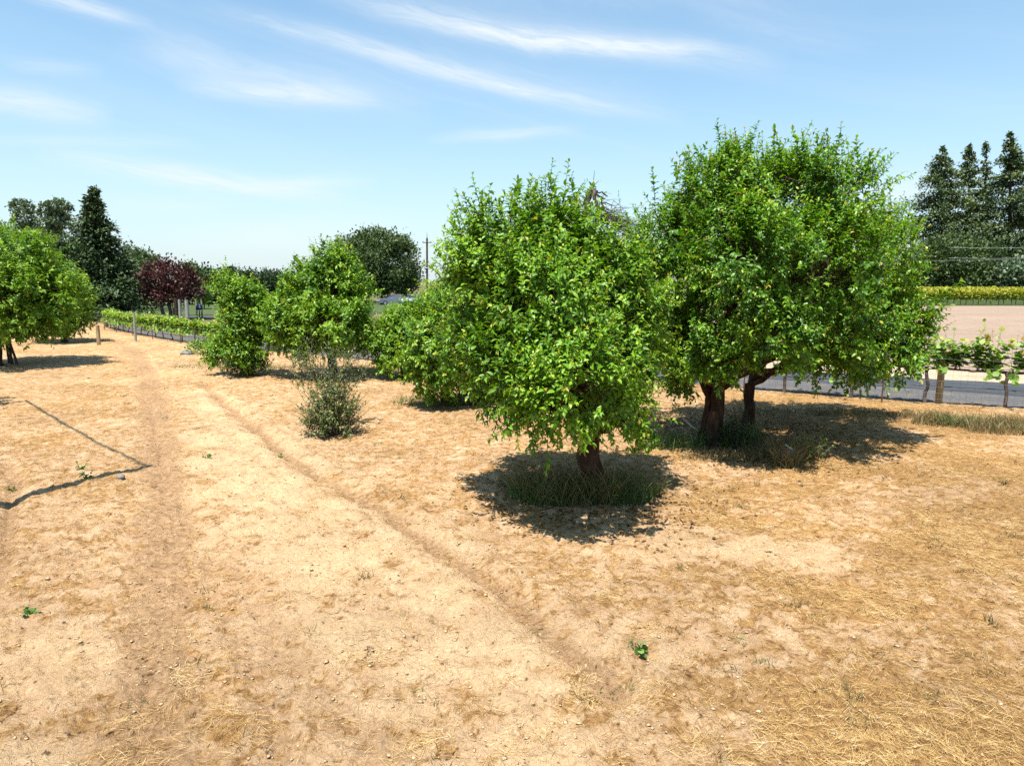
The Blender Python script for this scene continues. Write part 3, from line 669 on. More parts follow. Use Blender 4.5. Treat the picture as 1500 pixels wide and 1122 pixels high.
gI = ground(95, 502)
orchard_tree('apple_tree', 'yellow-green fruit tree standing just behind the propped tree', gI,
    [(80, 422, 32, 24, 0, 1.3), (98, 442, 26, 24, 0, 1.3), (75, 450, 34, 28, -.5, 1.3), (100, 462, 18, 14, 0, 1.0), (60, 430, 28, 30, .6, 1.2), (95, 470, 26, 14, -.3, 1.0)],
    300, 9, .16, 10, 808, (.16, 1.0), m='apple_far', stemtw=False, sig=.25, sprouts=[(90, 393), (108, 414), (75, 398)])
# tree off to the left whose shadow touches the frame
gJ = np.array([-16.6, 17.4])
orchard_tree('apple_tree', 'fruit tree just outside the left edge casting a shadow into view', gJ,
    [(-215, 470, 80, 60, 0, 1.2), (-98, 470, 60, 45, .3, 1.0), (-150, 480, 60, 50, .8, 1.0), (-250, 480, 70, 60, .3, 1.2)], 130, 9, .13, 10, 909, (.15, 1.0), m='apple_far')

# dead-topped tree between the central tree and the big one
def dead_tree():
    r = np.random.default_rng(55); Y = 15.6; b = at(893, 600, Y); b[2] = gz(b[0], b[1])
    root = thing('dead_tree', 'half dead tree with bare broken top poking up between the two largest fruit trees', 'tree', tuple(b)); O = b.copy()
    w = MB()
    def px(pts): return np.array([at(x, y, Y + dz) for x, y, dz in pts])
    def dense(P, n=14, a=.012):
        t = np.linspace(0, len(P) - 1, n); q = np.stack([np.interp(t, np.arange(len(P)), P[:, k]) for k in range(3)], 1); return q + r.normal(0, a, q.shape)
    P = np.vstack([[O - [0, 0, .2]], px([(885, 500, 0), (868, 400, 0), (858, 330, 0), (859, 300, 0), (864, 284, 0)])]); tube(w, dense(P, 18), np.linspace(.16, .055, 18), 8)
    tube(w, dense(px([(862, 288, 0), (868, 278, 0), (872, 290, -.1), (874, 305, -.15)])), np.linspace(.05, .035, 14), 7)
    tube(w, dense(px([(860, 292, 0), (864, 280, .1), (870, 277, .1)])), np.linspace(.05, .035, 14), 7)
    for pts, a, c in [([(868, 282, 0), (873, 296, 0), (876, 312, .1), (880, 325, .1)], .034, .016), ([(871, 278, 0), (878, 290, .2), (884, 305, .3), (895, 322, .3)], .03, .012),
                      ([(872, 280, 0), (882, 283, .1), (891, 288, .2)], .022, .012), ([(876, 305, 0), (884, 318, 0), (890, 335, 0)], .03, .015), ([(870, 279, 0), (870, 262, 0), (870, 250, 0)], .008, .004),
                      ([(860, 330, 0), (848, 318, 0), (838, 308, 0)], .03, .012), ([(860, 345, 0), (842, 330, 0), (830, 322, .2)], .03, .01)]:
        tube(w, dense(px(pts), 10, .015), np.linspace(a, c, 10), 6)
    for k in range(150):
        x = r.uniform(872, 935); y = 295 + (x - 872) * .55 + r.normal(0, 10) + 10
        p = at(x, y, Y + r.uniform(-.4, .6)); q = p + np.array([r.normal(.12, .2), r.normal(0, .2), r.normal(-.02, .16)])
        s = at(min(x, 890) - 8, min(y, 330) - 4, Y)
        tube(w, wiggle(p, q, 4, .12, 0, r), [.007, .005, .004, .0025], 3, cap=False)
        if k % 5 == 0: tube(w, wiggle(s, p, 6, .08, .06, r), np.linspace(.018, .008, 6), 4, cap=False)
    fo = MB(); L = conv_lobes([(920, 380, 40, 45, 0, .8), (880, 420, 50, 60, .2, .9), (945, 350, 26, 30, .3, .6), (850, 370, 30, 40, .4, .6)], Y)
    Pc, D, I = crown_points(L, 90, r); K = len(Pc)
    for p in Pc[::2]: tube(w, wiggle(at(875, 400, Y), p, 5, .06, .03, r), [.03, .02, .014, .01, .006], 4, cap=False)
    bb = np.repeat(Pc, 7, 0) + r.normal(0, .18, (K * 7, 3))
    shoots(fo, APPLE, bb, np.repeat(D, 7, 0) * .7 + UP * .6 + r.normal(0, .4, (K * 7, 3)), r.uniform(.2, .45, K * 7), 9, .085, r, np.repeat(r.random(K), 7), w)
    w.build('trunk', M['deadwood'], root, True, O); fo.build('crown', M['apple_far'], root, False, O)
dead_tree()

# three props under the left tree
for i, (x0, y0, x1, y1, lb) in enumerate([(14, 533, 9, 500, 'leftmost of the three dark prop poles under the left edge tree'), (19, 534, 12, 500, 'middle of the three dark prop poles under the left edge tree'), (26, 534, 14, 500, 'rightmost of the three dark prop poles, leaning most, under the left edge tree')]):
    b = ground(x0, y0); p0 = np.array([b[0], b[1], gz(*b) - .1]); p1 = at(x1, y1, b[1] + .15); p1 = p0 + (p1 - p0) * 1.5
    mb = MB(); tube(mb, wiggle(p0, p1, 8, .006, 0, rng), np.linspace(.05, .04, 8), 7)
    tag(mb.build('prop_pole', M['deadwood'], None, True, p0), lb, 'prop pole', 'prop poles under the left tree')

# ------------------------------------------------------------------ background trees
def bg_tree(name, label, basepx, Y, lobes, n, per, leaf, m, bark, seed, trunk=.25, shape=SPRAY, up=.5, sig=.45, stems=None, cat='tree', group=None, limb=True):
    r = np.random.default_rng(seed); b = at(basepx, 440, Y); O = np.array([b[0], b[1], -.16])
    root = thing(name, label, cat, tuple(O), group); L = conv_lobes(lobes, Y)
    w = MB(); fo = MB()
    lo = min(c[2] - rr[2] for c, rr in L); cen = np.mean([c for c, _ in L], 0)
    stems = stems or [0]
    forks = []
    for sx in stems:
        f = np.array([O[0] + sx * 2.2, O[1], max(lo + .3, 1.0)]); P = wiggle(O + [sx, 0, -.2], f, 7, .03, 0, r); tube(w, P, np.linspace(trunk * 1.25, trunk * .8, 7), 8); forks.append(f)
    for c, rr in L:
        f = forks[int(np.argmin([np.linalg.norm(f - c) for f in forks]))]
        tube(w, wiggle(f - [0, 0, .1], c, 7, .05, .05, r), np.linspace(trunk * .6, trunk * .12, 7), 5, cap=False)
    P, D, I = crown_points(L, n, r, .2); K = len(P)
    pos = np.repeat(P, per, 0) + r.normal(0, sig, (K * per, 3)); out = np.repeat(D, per, 0)
    d = out + UP * up + r.normal(0, .7, (K * per, 3)); nn = out * .5 + UP * .6 + r.normal(0, .5, (K * per, 3))
    var = np.clip(np.repeat(r.random(K), per) * .6 + r.random(K * per) * .4, 0, 1)
    leaves(fo, shape, pos, d, nn, leaf * r.uniform(.6, 1.3, K * per), var)
    w.build('trunk', M[bark], root, True, O); fo.build('crown', M[m], root, False, O)
    return root
def conifer(name, label, px, ytop, Y, halfpx, m, seed, ybase=440, bare=.06, droop=.25, n=170, sz=.55, cat='conifer', group=None, power=.75, irr=.3, xtop=None):
    r = np.random.default_rng(seed); b = at(px, 440, Y); O = np.array([b[0], b[1], -.16]); top = at(px if xtop is None else xtop, ytop, Y); H = top[2] - O[2]
    root = thing(name, label, cat, tuple(O), group); w = MB(); fo = MB(); s = Y / cp / F; W = halfpx * s
    T = wiggle(O - [0, 0, .3], top, 12, .006, 0, r); tube(w, T, np.linspace(max(.02 * H, .2), .03, 12), 8)
    t = np.sort(r.random(n) ** .9) * (1 - bare) + bare
    for k in range(n):
        z = t[k]; p0 = O + (top - O) * z; az = r.uniform(0, 6.283)
        ln = W * (1 - z) ** power * r.uniform(1 - irr, 1 + irr * .5) + .12
        dr = np.array([math.cos(az), math.sin(az), .25 - droop * (1 - z) + r.normal(0, .08)])
        q = np.linspace(0, 1, 6)[:, None]; B = p0 + dr * ln * q; B[:, 2] -= .10 * ln * q[:, 0] ** 2
        tube(w, B, np.linspace(.03 + .006 * ln, .012, 6), 4, cap=False)
        c = int(14 + ln * 9 / sz ** 1.3); tt = r.uniform(.18, 1.0, c)
        pos = p0 + dr * (ln * tt)[:, None]; pos[:, 2] -= .10 * ln * tt ** 2; wd = .12 * ln + .08
        pos += r.normal(0, 1, (c, 3)) * [wd, wd, .10 * ln * .5 + .10]
        d = dr * .8 + r.normal(0, .6, (c, 3)); d[:, 2] -= .15
        leaves(fo, NEEDLE if sz > .3 else SPRAY, pos, d, UP + r.normal(0, .5, (c, 3)), sz * r.uniform(.6, 1.25, c), np.clip(r.random() * .55 + .45 * r.random(c), 0, 1), 1.6)
    w.build('trunk', M['bark'], root, True, O); fo.build('crown', M[m], root, False, O)
    return root

RW = 'redwoods behind the far vineyard'
conifer('redwood', 'leftmost tall redwood with broad ragged skirt behind the far vineyard', 1380, 216, 150, 98, 'redwood', 11, n=210, sz=.66, droop=.28, power=.90, irr=.45, group=RW, bare=.12)
conifer('redwood', 'second tall redwood from the left behind the far vineyard', 1420, 212, 152, 54, 'redwood', 12, n=170, sz=.66, power=.90, irr=.45, group=RW, bare=.12)
conifer('redwood', 'thin open topped redwood squeezed between its denser neighbours', 1444, 207, 156, 34, 'redwood', 13, n=100, sz=.62, power=.95, irr=.5, group=RW, bare=.12)
conifer('redwood', 'tallest redwood, thick and dense, near the right edge', 1480, 196, 148, 76, 'redwood', 14, n=210, sz=.68, power=.88, irr=.4, group=RW, bare=.12)
conifer('redwood', 'redwood cut off by the right edge of the picture', 1520, 235, 155, 60, 'redwood', 15, n=150, sz=.72, power=.85, irr=.4, group=RW, bare=.12)
bg_tree('oak_tree', 'rounded dark oak below the leftmost redwood', 1395, 132, [(1395, 375, 34, 26, 0, 4.5), (1375, 400, 28, 22, 0, 4), (1410, 402, 30, 22, -1, 4), (1360, 385, 18, 26, 1, 3)], 280, 34, .52, 'oak', 'bark', 21, .4, sig=.75)
bg_tree('oak_tree', 'oak with pale olive crown below the middle redwoods', 1440, 133, [(1440, 378, 22, 18, 0, 3), (1432, 402, 26, 20, -1, 3), (1455, 405, 24, 18, -.5, 3)], 240, 34, .52, 'oak', 'bark', 22, .4, sig=.7)
bg_tree('cedar_tree', 'blue-green low spreading cedar by the right edge before the redwoods', 1485, 128, [(1480, 398, 22, 10, 0, 3), (1492, 412, 26, 10, -.5, 3), (1475, 420, 18, 9, 0, 2.5), (1510, 405, 25, 20, 0, 3)], 170, 24, .7, 'euc', 'bark', 23, .35, sig=.6)
bg_tree('oak_tree', 'dark oak half hidden behind the right edge of the biggest fruit tree', 1345, 140, [(1350, 400, 26, 24, 0, 4), (1335, 410, 25, 20, 0, 4)], 180, 34, .52, 'dark', 'bark', 24, .4, sig=.75)

bg_tree('oak_tree', 'great dark spreading oak behind the parked cars', 562, 112, [(525, 368, 30, 20, 0, 4), (560, 358, 34, 18, 0, 4), (584, 382, 26, 26, 0, 4), (550, 392, 45, 26, -2, 4), (510, 390, 26, 26, 0, 3.5), (597, 408, 14, 22, 0, 2.5), (545, 412, 30, 18, 0, 3), (580, 415, 25, 14, 1, 3)], 760, 38, .42, 'oak', 'greybark', 31, .45, sig=.5)
TL = 'trees of the background tree line'
bg_tree('gum_tree', 'tall thin gum tree with flat topped tufts, far left', 45, 92, [(30, 303, 12, 7, 0, 1.4), (35, 322, 11, 10, 0, 1.4), (50, 322, 13, 12, 0, 1.6), (40, 345, 22, 13, 0, 2), (55, 345, 12, 10, 0, 1.2)], 150, 26, .36, 'euc', 'greybark', 32, .28, sig=.18)
bg_tree('gum_tree', 'airy gum tree with leaning tufts beside the tall conifer', 76, 90, [(70, 308, 8, 8, 0, 1.2), (87, 304, 12, 9, 0, 1.4), (80, 322, 17, 11, 0, 1.6), (98, 328, 11, 8, 0, 1.2), (72, 340, 12, 9, 0, 1.4), (86, 342, 9, 6, 0, 1)], 150, 26, .36, 'euc', 'greybark', 33, .28, sig=.18)
bg_tree('gum_tree', 'dark tree top at the far left edge above the propped tree', -5, 80, [(-5, 345, 18, 15, 0, 2.5), (-25, 360, 30, 25, 0, 3)], 130, 26, .36, 'euc', 'greybark', 34, .28, sig=.4)
conifer('pine_tree', 'tall pointed dark conifer beside the left end of the vine row', 137, 276, 60, 88, 'dark', 35, n=300, sz=.34, droop=.3, power=1.25, irr=.45, bare=.10)
bg_tree('evergreen_tree', 'dark bushy evergreen with pale bent trunk left of the pointed conifer', 124, 58, [(105, 385, 26, 28, 0, 2), (120, 400, 22, 30, 0, 1.8), (85, 375, 22, 20, 0, 2), (125, 435, 18, 16, 0, 1.2)], 260, 30, .30, 'dark', 'palebark', 36, .2, sig=.35)
bg_tree('evergreen_tree', 'dark drooping evergreen right of the pointed conifer', 172, 63, [(165, 400, 18, 24, 0, 1.8), (180, 425, 17, 20, 0, 1.6), (165, 435, 22, 22, 0, 1.8), (150, 430, 22, 24, -.5, 1.5), (183, 400, 12, 12, 0, 1.2)], 260, 30, .30, 'dark', 'bark', 37, .22, sig=.35)
bg_tree('deciduous_tree', 'far pale green tree between the conifer and the purple tree', 188, 100, [(190, 372, 10, 10, 0, 1.2), (186, 395, 14, 16, 0, 2), (202, 390, 10, 12, 0, 1.5)], 100, 20, .45, 'euc', 'greybark', 38, .2, sig=.4)
bg_tree('deciduous_tree', 'round olive green tree partly behind the purple tree', 212, 95, [(212, 383, 16, 12, 0, 1.8), (203, 402, 20, 20, 0, 2), (224, 400, 16, 16, 0, 2), (195, 425, 18, 16, 0, 2)], 220, 28, .38, 'oak', 'bark', 39, .25, sig=.4)
bg_tree('plum_tree', 'dark purple leaved plum tree beyond the vine row', 244, 61, [(240, 405, 26, 18, 0, 1.6), (220, 415, 17, 14, 0, 1.2), (262, 410, 20, 16, 0, 1.3), (278, 420, 14, 13, 0, 1), (248, 432, 22, 13, -.5, 1.2), (228, 435, 12, 10, 0, .8), (247, 395, 14, 9, 0, 1)], 240, 24, .26, 'plum', 'greybark', 40, .15, sig=.26, stems=[-.25, .15, .4])
for i, (px_, Y, lob, mm, lb) in enumerate([
    (275, 100, [(275, 402, 12, 10, 0, 2), (285, 416, 17, 17, 0, 2)], 'oak', 'small dark oak just right of the purple tree'),
    (302, 104, [(300, 408, 18, 11, 0, 2), (306, 426, 22, 18, 0, 2), (318, 412, 14, 12, 0, 2)], 'dark', 'dense dark tree in the line between purple tree and slim fruit tree'),
    (330, 104, [(330, 412, 20, 12, 0, 2), (345, 414, 16, 12, 0, 2), (338, 430, 26, 16, 0, 2)], 'dark', 'dark tree in the line behind the slim fruit tree'),
    (385, 106, [(376, 414, 22, 12, 0, 2), (395, 416, 20, 12, 0, 2), (388, 430, 28, 14, 0, 2)], 'dark', 'low dark tree in the line behind the pyramid fruit tree'),
    (420, 108, [(412, 418, 22, 11, 0, 2), (430, 420, 22, 12, 0, 2), (425, 432, 28, 12, 0, 2)], 'oak', 'low oak in the line hidden behind the pyramid fruit tree')]):
    bg_tree('evergreen_tree', lb, px_, Y, lob, 220, 30, .40, mm, 'bark', 50 + i, .25, sig=.45, group=TL)
conifer('cypress_tree', 'left of two small conifer tips above the dark tree line', 340, 392, 105, 12, 'dark', 61, n=90, sz=.5, power=.8)
conifer('cypress_tree', 'right of two small conifer tips above the dark tree line', 364, 397, 105, 11, 'dark', 62, n=90, sz=.5, power=.8)
bg_tree('bush', 'pale green bush beside the white posts', 298, 84, [(298, 433, 11, 9, 0, 1.2)], 60, 22, .3, 'lightgreen', 'bark', 63, .06, sig=.25, cat='bush')
bg_tree('bush', 'low green bush between the slim fruit tree and the rock', 305, 31.5, [(298, 512, 20, 10, 0, .7), (318, 508, 16, 11, 0, .7)], 80, 14, .12, 'lightgreen', 'bark', 64, .03, sig=.1, cat='bush')
# bright hedge-like vineyard far left
def far_left_vines():
    r = np.random.default_rng(64); mb = MB(); n = 9000
    for k, Y in enumerate((78, 81, 84, 87)):
        x0, x1 = at(150, 440, Y)[0], at(262, 440, Y)[0]; m = n // 4
        p = np.c_[r.uniform(x0, x1, m), Y + r.normal(0, .25, m), 1.0 + np.abs(r.normal(0, .55, m))]
        leaves(mb, SPRAY, p, r.normal(0, .7, (m, 3)) + UP * .4, UP + r.normal(0, .6, (m, 3)), r.uniform(.15, .4, m), r.random(m), 1.5)
        for x in np.arange(x0, x1, 1.6): tube(mb, [(x, Y, -.2), (x, Y, 1.2)], .04, 4, .0)
    tag(mb.build('vineyard', M['lightgreen']), 'bright green vineyard block seen under the purple tree', 'vineyard', kind='stuff')
far_left_vines()

# ------------------------------------------------------------------ grapevines of the roadside row
def vine_meshes(seed, dense, m, leafsz=.13, hs=(.3, .85), hang=0.):
    """returns three meshes (trunk, cordon, foliage) in local space: row along x"""
    r = np.random.default_rng(seed)
    t = MB(); P = wiggle(np.array([0, 0, -.15]), np.array([r.normal(0, .05), 0, .95]), 9, .035, 0, r); tube(t, P, np.r_[.075, .055, .042, .042, .038, .045, .04, .045, .055] * r.uniform(.9, 1.15, 9), 7)
    c = MB(); f = MB(); B = []
    for s in (-1, 1):
        q = wiggle(P[-1] - [0, 0, .02], np.array([s * .92, r.normal(0, .02), .93 + r.normal(0, .02)]), 9, .02, 0, r); tube(c, q, np.linspace(.038, .024, 9) * r.uniform(.85, 1.2, 9), 6)
        for k in range(6):
            b = q[min(8, 1 + k + r.integers(0, 2))] + [r.normal(0, .03), 0, .02]; tube(c, wiggle(b, b + [r.normal(0, .02), r.normal(0, .02), .09], 3, .05, 0, r), [.02, .016, .018], 5); B.append(b + [0, 0, .08])
    B = np.array(B); B = np.repeat(B, dense, 0) + r.normal(0, .03, (len(B) * dense, 3)); n = len(B)
    d = np.c_[r.normal(0, .3, n), r.normal(0, .28, n), np.where(r.random(n) < hang, -.55, 1.0)]; d[:, 1] += np.where(d[:, 2] < 0, r.choice([-.8, .8], n), 0)
    shoots(f, VINE, B, d, r.uniform(hs[0], hs[1], n), 10, leafsz, r, r.random(n), c, .3, 1.1)
    return t, c, f
def vine_proto(seed, dense, m, leafsz, name, label, group, hs):
    root = thing(name, label, 'grapevine', (0, 0, 0), group)
    t, c, f = vine_meshes(seed, dense, m, leafsz, hs, .2 if dense > 7 else .04)
    t.build('trunk', M['deadwood'], root, True); c.build('cordon', M['deadwood'], root, True); f.build('foliage', M[m], root)
    return root
def copy_thing(o, loc, rz, label, sc=1.0):
    c = o.copy(); COL.objects.link(c); c.location = loc; c.rotation_euler = (0, 0, rz); c['label'] = label; c.scale = (sc, sc, sc)
    for ch in o.children:
        d = ch.copy(); COL.objects.link(d); d.parent = c
    return c
def put_first(o, loc, rz, label, sc=1.0):
    o.location = loc; o.rotation_euler = (0, 0, rz); o['label'] = label; o.scale = (sc, sc, sc); return o
ORD = ['first', 'second', 'third', 'fourth', 'fifth', 'sixth', 'seventh', 'eighth', 'ninth', 'tenth', 'eleventh', 'twelfth', 'thirteenth', 'fourteenth', 'fifteenth', 'sixteenth', 'seventeenth', 'eighteenth', 'nineteenth', 'twentieth'] + ['twenty-' + w for w in ('first', 'second', 'third', 'fourth', 'fifth', 'sixth', 'seventh', 'eighth', 'ninth')]
VG = 'grapevines of the roadside row'
def row_px(s):
    p, d, n = row_at(s); dep = p[1] * cp + CAMH * sp; return CX + F * p[0] / dep
s_end = row_s(-28.3, 49.3); s_last = row_s(16, 15.8)
protosL = [vine_proto(300 + i, 8, 'vine', .21, 'grapevine', 'x', VG, (.28, .80)) for i in range(3)]
protosR = [vine_proto(330 + i, 6, 'vine', .155, 'grapevine', 'x', VG, (.35, 1.05)) for i in range(3)]
usedL, usedR = set(), set()
spots = []
s_ref = row_s(11.0, 18.45)
k0 = -int((s_ref - s_end) / 1.8)
for k in range(-5, 5):
    s = s_ref + k * 1.8; spots.append((s, row_px(s)))
s = s_end + .5
while s < s_ref - 9.5: spots.append((s, row_px(s))); s += 1.32
def hfac(s): return .70 + .30 * float(sstep(s_ref - 22, s_ref - 9, s))
nl_ = 0; right = [q for q in spots if q[1] > 1100]; mid = [q for q in spots if 495 < q[1] <= 560]; left = [q for q in spots if q[1] <= 420]
rv = np.random.default_rng(9)
def place(protos, used, i, s, label):
    j = i % 3; p, d, n = row_at(s); rz = math.atan2(d[1], d[0]) + (math.pi if rv.random() < .5 else 0)
    loc = (p[0], p[1], gz(p[0], p[1])); sc = rv.uniform(.94, 1.06) * hfac(s)
    (put_first if j not in used else copy_thing)(protos[j], loc, rz, label, sc); used.add(j)
for i, (s, px_) in enumerate(left):
    place(protosL, usedL, i, s, f'bushy yellow-green grapevine, {ORD[i]} from the left end post of the roadside row')
for i, (s, px_) in enumerate(mid):
    place(protosL, usedL, i + 1, s, f'grapevine glimpsed under the pyramid fruit tree, {ORD[i]} from the left there')
for i, (s, px_) in enumerate(right):
    lab = f'grapevine {ORD[i]} from the left in the row seen beneath the biggest fruit tree' if px_ < 1300 else ('grapevine beside the pale wooden post at the right' if abs(s - s_ref) < .5 else f'sparse grapevine {ORD[int(round((s - s_ref) / 1.8)) - 1]} to the right of the pale wooden post')
    place(protosR, usedR, i, s, lab)
def post(name, label, x, y, h, r_, m, z=None, lean=(0, 0), cat='post', group=None):
    z = gz(x, y) if z is None else z
    mb = MB(); P = wiggle(np.array([x, y, z - .2]), np.array([x + lean[0], y + lean[1], z + h]), 6, .006, 0, rng); tube(mb, P, r_ * np.linspace(1.06, .94, 6), 9)
    return tag(mb.build(name, M[m], None, False, (x, y, z)), label, cat, group)
p, d, n = row_at(s_ref + .3); post('vine_post', 'pale weathered wooden post in the vine row at the right', p[0], p[1], 1.42, .085, 'post')
p, d, n = row_at(s_end - .2); post('end_post', 'thick wooden end post at the left end of the vine row', p[0], p[1], 1.1, .14, 'post')
gp = ground(199, 500); post('steel_post', 'grey-green metal post in front of the left vine row', gp[0], gp[1], 1.5, .06, 'steel')
gp = ground(145, 506); post('fence_post', 'short weathered wooden post alone on the bare soil at left', gp[0], gp[1], .98, .09, 'post')
def line_at(off, h, s0, s1, r_, mb, step=1.2, jit=.0):
    P = []
    for s in np.arange(s0, s1, step):
        p, d, n = row_at(s); q = p + n * off; P.append((q[0], q[1], -.02 + h * hfac(s) + jit * math.sin(s * 1.7)))
    tube(mb, P, r_, 4, cap=False)
mb = MB()
for h in (.96, 1.30, 1.6): line_at(0, h, s_end, s_last, .003, mb)
tag(mb.build('trellis_wire', M['wire']), 'thin trellis wires strung along the roadside vine row', 'wire')
mb = MB(); line_at(-.03, .47, s_end, s_last, .011, mb, .9, .015)
tag(mb.build('drip_hose', M['hose']), 'black irrigation hose hung low along the roadside vine row', 'hose')
# wire mesh fence in front of the vines
fz = thing('wire_fence', 'rusty wire mesh fence with thin stakes in front of the vine row', 'fence', (*row_at(s_ref)[0], 0))
FO = np.array(fz.location); mb = MB(); OFF = -.55
for h in (.05, .2, .36, .52, .68, .85, 1.05, 1.25): line_at(OFF, h, s_end, s_last, .0024, mb)
for s in np.arange(s_end, s_last, .17):
    p, d, n = row_at(s); q = p + n * OFF; tube(mb, [(q[0], q[1], -.1), (q[0], q[1], 1.25 * hfac(s))], .002, 3, cap=False)
mb.build('wire_mesh', M['wire'], fz, False, FO)
for s in np.r_[s_ref - 1.0 + np.arange(-14, 3) * 3.6]:
    if s < s_end: continue
    p, d, n = row_at(s); q = p + n * OFF; mb = MB(); tube(mb, [(q[0], q[1], -.3), (q[0] + .01, q[1], .6 * hfac(s)), (q[0] + .03, q[1], 1.55 * hfac(s))], [.022, .02, .02], 5); mb.build('stake', M['rust'], fz, False, FO)

# far vineyard at right
FG = 'grapevines of the far vineyard'
def far_vines():
    protos = []
    for i in range(3):
        r = np.random.default_rng(500 + i); root = thing('grapevine', 'yellow-green grapevine in the front rows of the far vineyard', 'grapevine', (0, 0, 0), FG)
        t = MB(); tube(t, wiggle(np.array([0, 0, -.1]), np.array([0, 0, 1.0]), 5, .03, 0, r), .055, 5); tube(t, [(-.9, 0, 1.0), (.9, 0, 1.0)], .035, 4)
        f = MB(); n = 420; ps = np.c_[r.uniform(-.95, .95, n), r.normal(0, .22, n), .85 + r.random(n) ** .8 * 1.2]; ps[:, 2] += .18 * np.sin(ps[:, 0] * 5 + i)
        leaves(f, VINE, ps, r.normal(0, .6, (n, 3)) + UP * .3, UP + r.normal(0, .6, (n, 3)), r.uniform(.14, .26, n), np.clip(.15 + .45 * (ps[:, 2] - 1) + r.random(n) * .45, 0, 1), 1.1)
        t.build('trunk', M['greybark'], root, True); f.build('foliage', M['vine_far'], root); protos.append(root)
    used = set(); c = 0; r = np.random.default_rng(8)
    for Y, dz in ((96.3, 0), (99.2, .9)):
        x = 54.0
        while x < 79:
            j = c % 3; loc = (x + dz, Y + (x - 54) * .04, -.05); rz = R(2.3) + (math.pi if r.random() < .5 else 0)
            (put_first if j not in used else copy_thing)(protos[j], loc, rz, 'yellow-green grapevine in the front rows of the far vineyard', r.uniform(.93, 1.07)); used.add(j); c += 1; x += 1.8
    mb = MB(); r = np.random.default_rng(81)
    for k in range(12):
        Y = 102 + k * 2.9; n = 1500
        ps = np.c_[r.uniform(48, 100, n), Y + r.normal(0, .22, n), .95 + r.random(n) ** .8 * 1.1]; ps[:, 1] += (ps[:, 0] - 54) * .04
        leaves(mb, SPRAY, ps, r.normal(0, .6, (n, 3)) + UP * .3, UP + r.normal(0, .6, (n, 3)), r.uniform(.25, .5, n), np.clip(.2 + .45 * (ps[:, 2] - 1) + r.random(n) * .4, 0, 1), 1.8)
    tag(mb.build('vineyard', M['vine_far']), 'yellow-green rows of the far vineyard below the redwoods', 'vineyard', kind='stuff')
far_vines()

# ------------------------------------------------------------------ utility poles, wires, cars, posts
def utility_pole():
    Y = 100; b = at(625.5, 440, Y); O = np.array([b[0], b[1], -.2]); root = thing('utility_pole', 'tall wooden utility pole with two crossarms against the sky', 'utility pole', tuple(O))
    top = at(625.5, 349, Y); mb = MB(); tube(mb, np.linspace(O, top, 6), np.linspace(.17, .13, 6), 8); mb.build('pole', M['polewood'], root, True, O)
    for py, hw, rz in ((355.5, .62, .1), (390, 1.3, .0)):
        c = at(625.5, py, Y - .16); mb = MB(); box(mb, c, (hw, .06, .055), rz); a = mb.build('crossarm', M['polewood'], root, False, O)
        for k in np.linspace(-.9, .9, 4 if hw > 1 else 2):
            mi = MB(); q = c + [k * hw * math.cos(rz), k * hw * math.sin(rz), .05]; tube(mi, [q, q + [0, 0, .06], q + [0, 0, .12], q + [0, 0, .2]], [.03, .06, .06, .03], 6); i = mi.build('insulator', M['cable'], a, True, O)
    mb = MB(); tube(mb, [top - [0, 0, .1], at(625.4, 340, Y)], [.05, .015], 5); mb.build('spike', M['polewood'], root, True, O)
    mb = MB(); c = at(625.5, 393, Y - .2); box(mb, c, (.2, .12, .1)); mb.build('bracket', M['carpaint2'], root, False, O)
utility_pole()
def near_pole():
    O = np.array([-7.78, 9.05, gz(-7.78, 9.05) - .1]); root = thing('utility_pole', 'wooden service pole just beyond the left edge casting a long thin shadow', 'utility pole', tuple(O))
    top = O + [0, 0, 9.7]; mb = MB(); tube(mb, wiggle(O, top, 8, .004, 0, rng), np.linspace(.19, .075, 8), 10); mb.build('pole', M['polewood'], root, True, O)
    mb = MB(); tube(mb, [top - [0, .0, .1], top + [0, 0, .05]], .05, 8); mb.build('cap', M['steel'], root, True, O)
    e = np.array([-14.2, 16.8, 6.8]); t = np.linspace(0, 1, 20)[:, None]; P = top - [0, 0, .1] + (e - top) * t; P[:, 2] -= .35 * np.sin(np.pi * t[:, 0])
    mb = MB(); tube(mb, P, .034, 6); tag(mb.build('service_cable', M['hose'], None, True, O), 'black service cable whose shadow crosses the soil at left', 'cable')
near_pole()
for i, (y0, y1, x0, lb) in enumerate([(362, 360, 1448, 'upper pale power line crossing in front of the redwoods'), (377.5, 375, 1450, 'lower pale power line crossing in front of the redwoods'), (381, 377, 1362, 'faint power line crossing the dark oaks')]):
    a = at(x0 - 60, y0 + .5, 122); b = at(1560, y1, 116); t = np.linspace(0, 1, 14)[:, None]; P = a + (b - a) * t; P[:, 2] -= .25 * np.sin(np.pi * t[:, 0]); mb = MB(); tube(mb, P, .022 if i < 2 else .014, 5)
    tag(mb.build('power_line', M['cable'], None, True), lb, 'power line')
for i, (px_, w, h, lb) in enumerate([(262.5, .11, 1.85, 'leftmost pale post beside the purple tree'), (273, .16, 1.8, 'thickest pale post right of the purple tree'), (287, .08, 1.8, 'third pale post from the left, with a blue box beside it'), (295, .08, 1.75, 'rightmost pale post beyond the vine row'), (257, .14, 2.0, 'dark thick post nearest the purple tree')]):
    b = at(px_, 440, 59 if i != 2 and i != 3 else 64); post('gate_post', lb, b[0], b[1], h, w, 'white_post' if i < 4 else 'bark', -.16, group='posts by the lane')
b = at(291, 440, 63.6); rt = thing('mailbox', 'small dark blue box between the two right hand pale posts', 'mailbox', (b[0], b[1], -.16)); BO = np.array([b[0], b[1], -.16])
mb = MB(); tube(mb, [BO, BO + [0, 0, .75]], .05, 6); mb.build('stand', M['bark'], rt, False, BO)
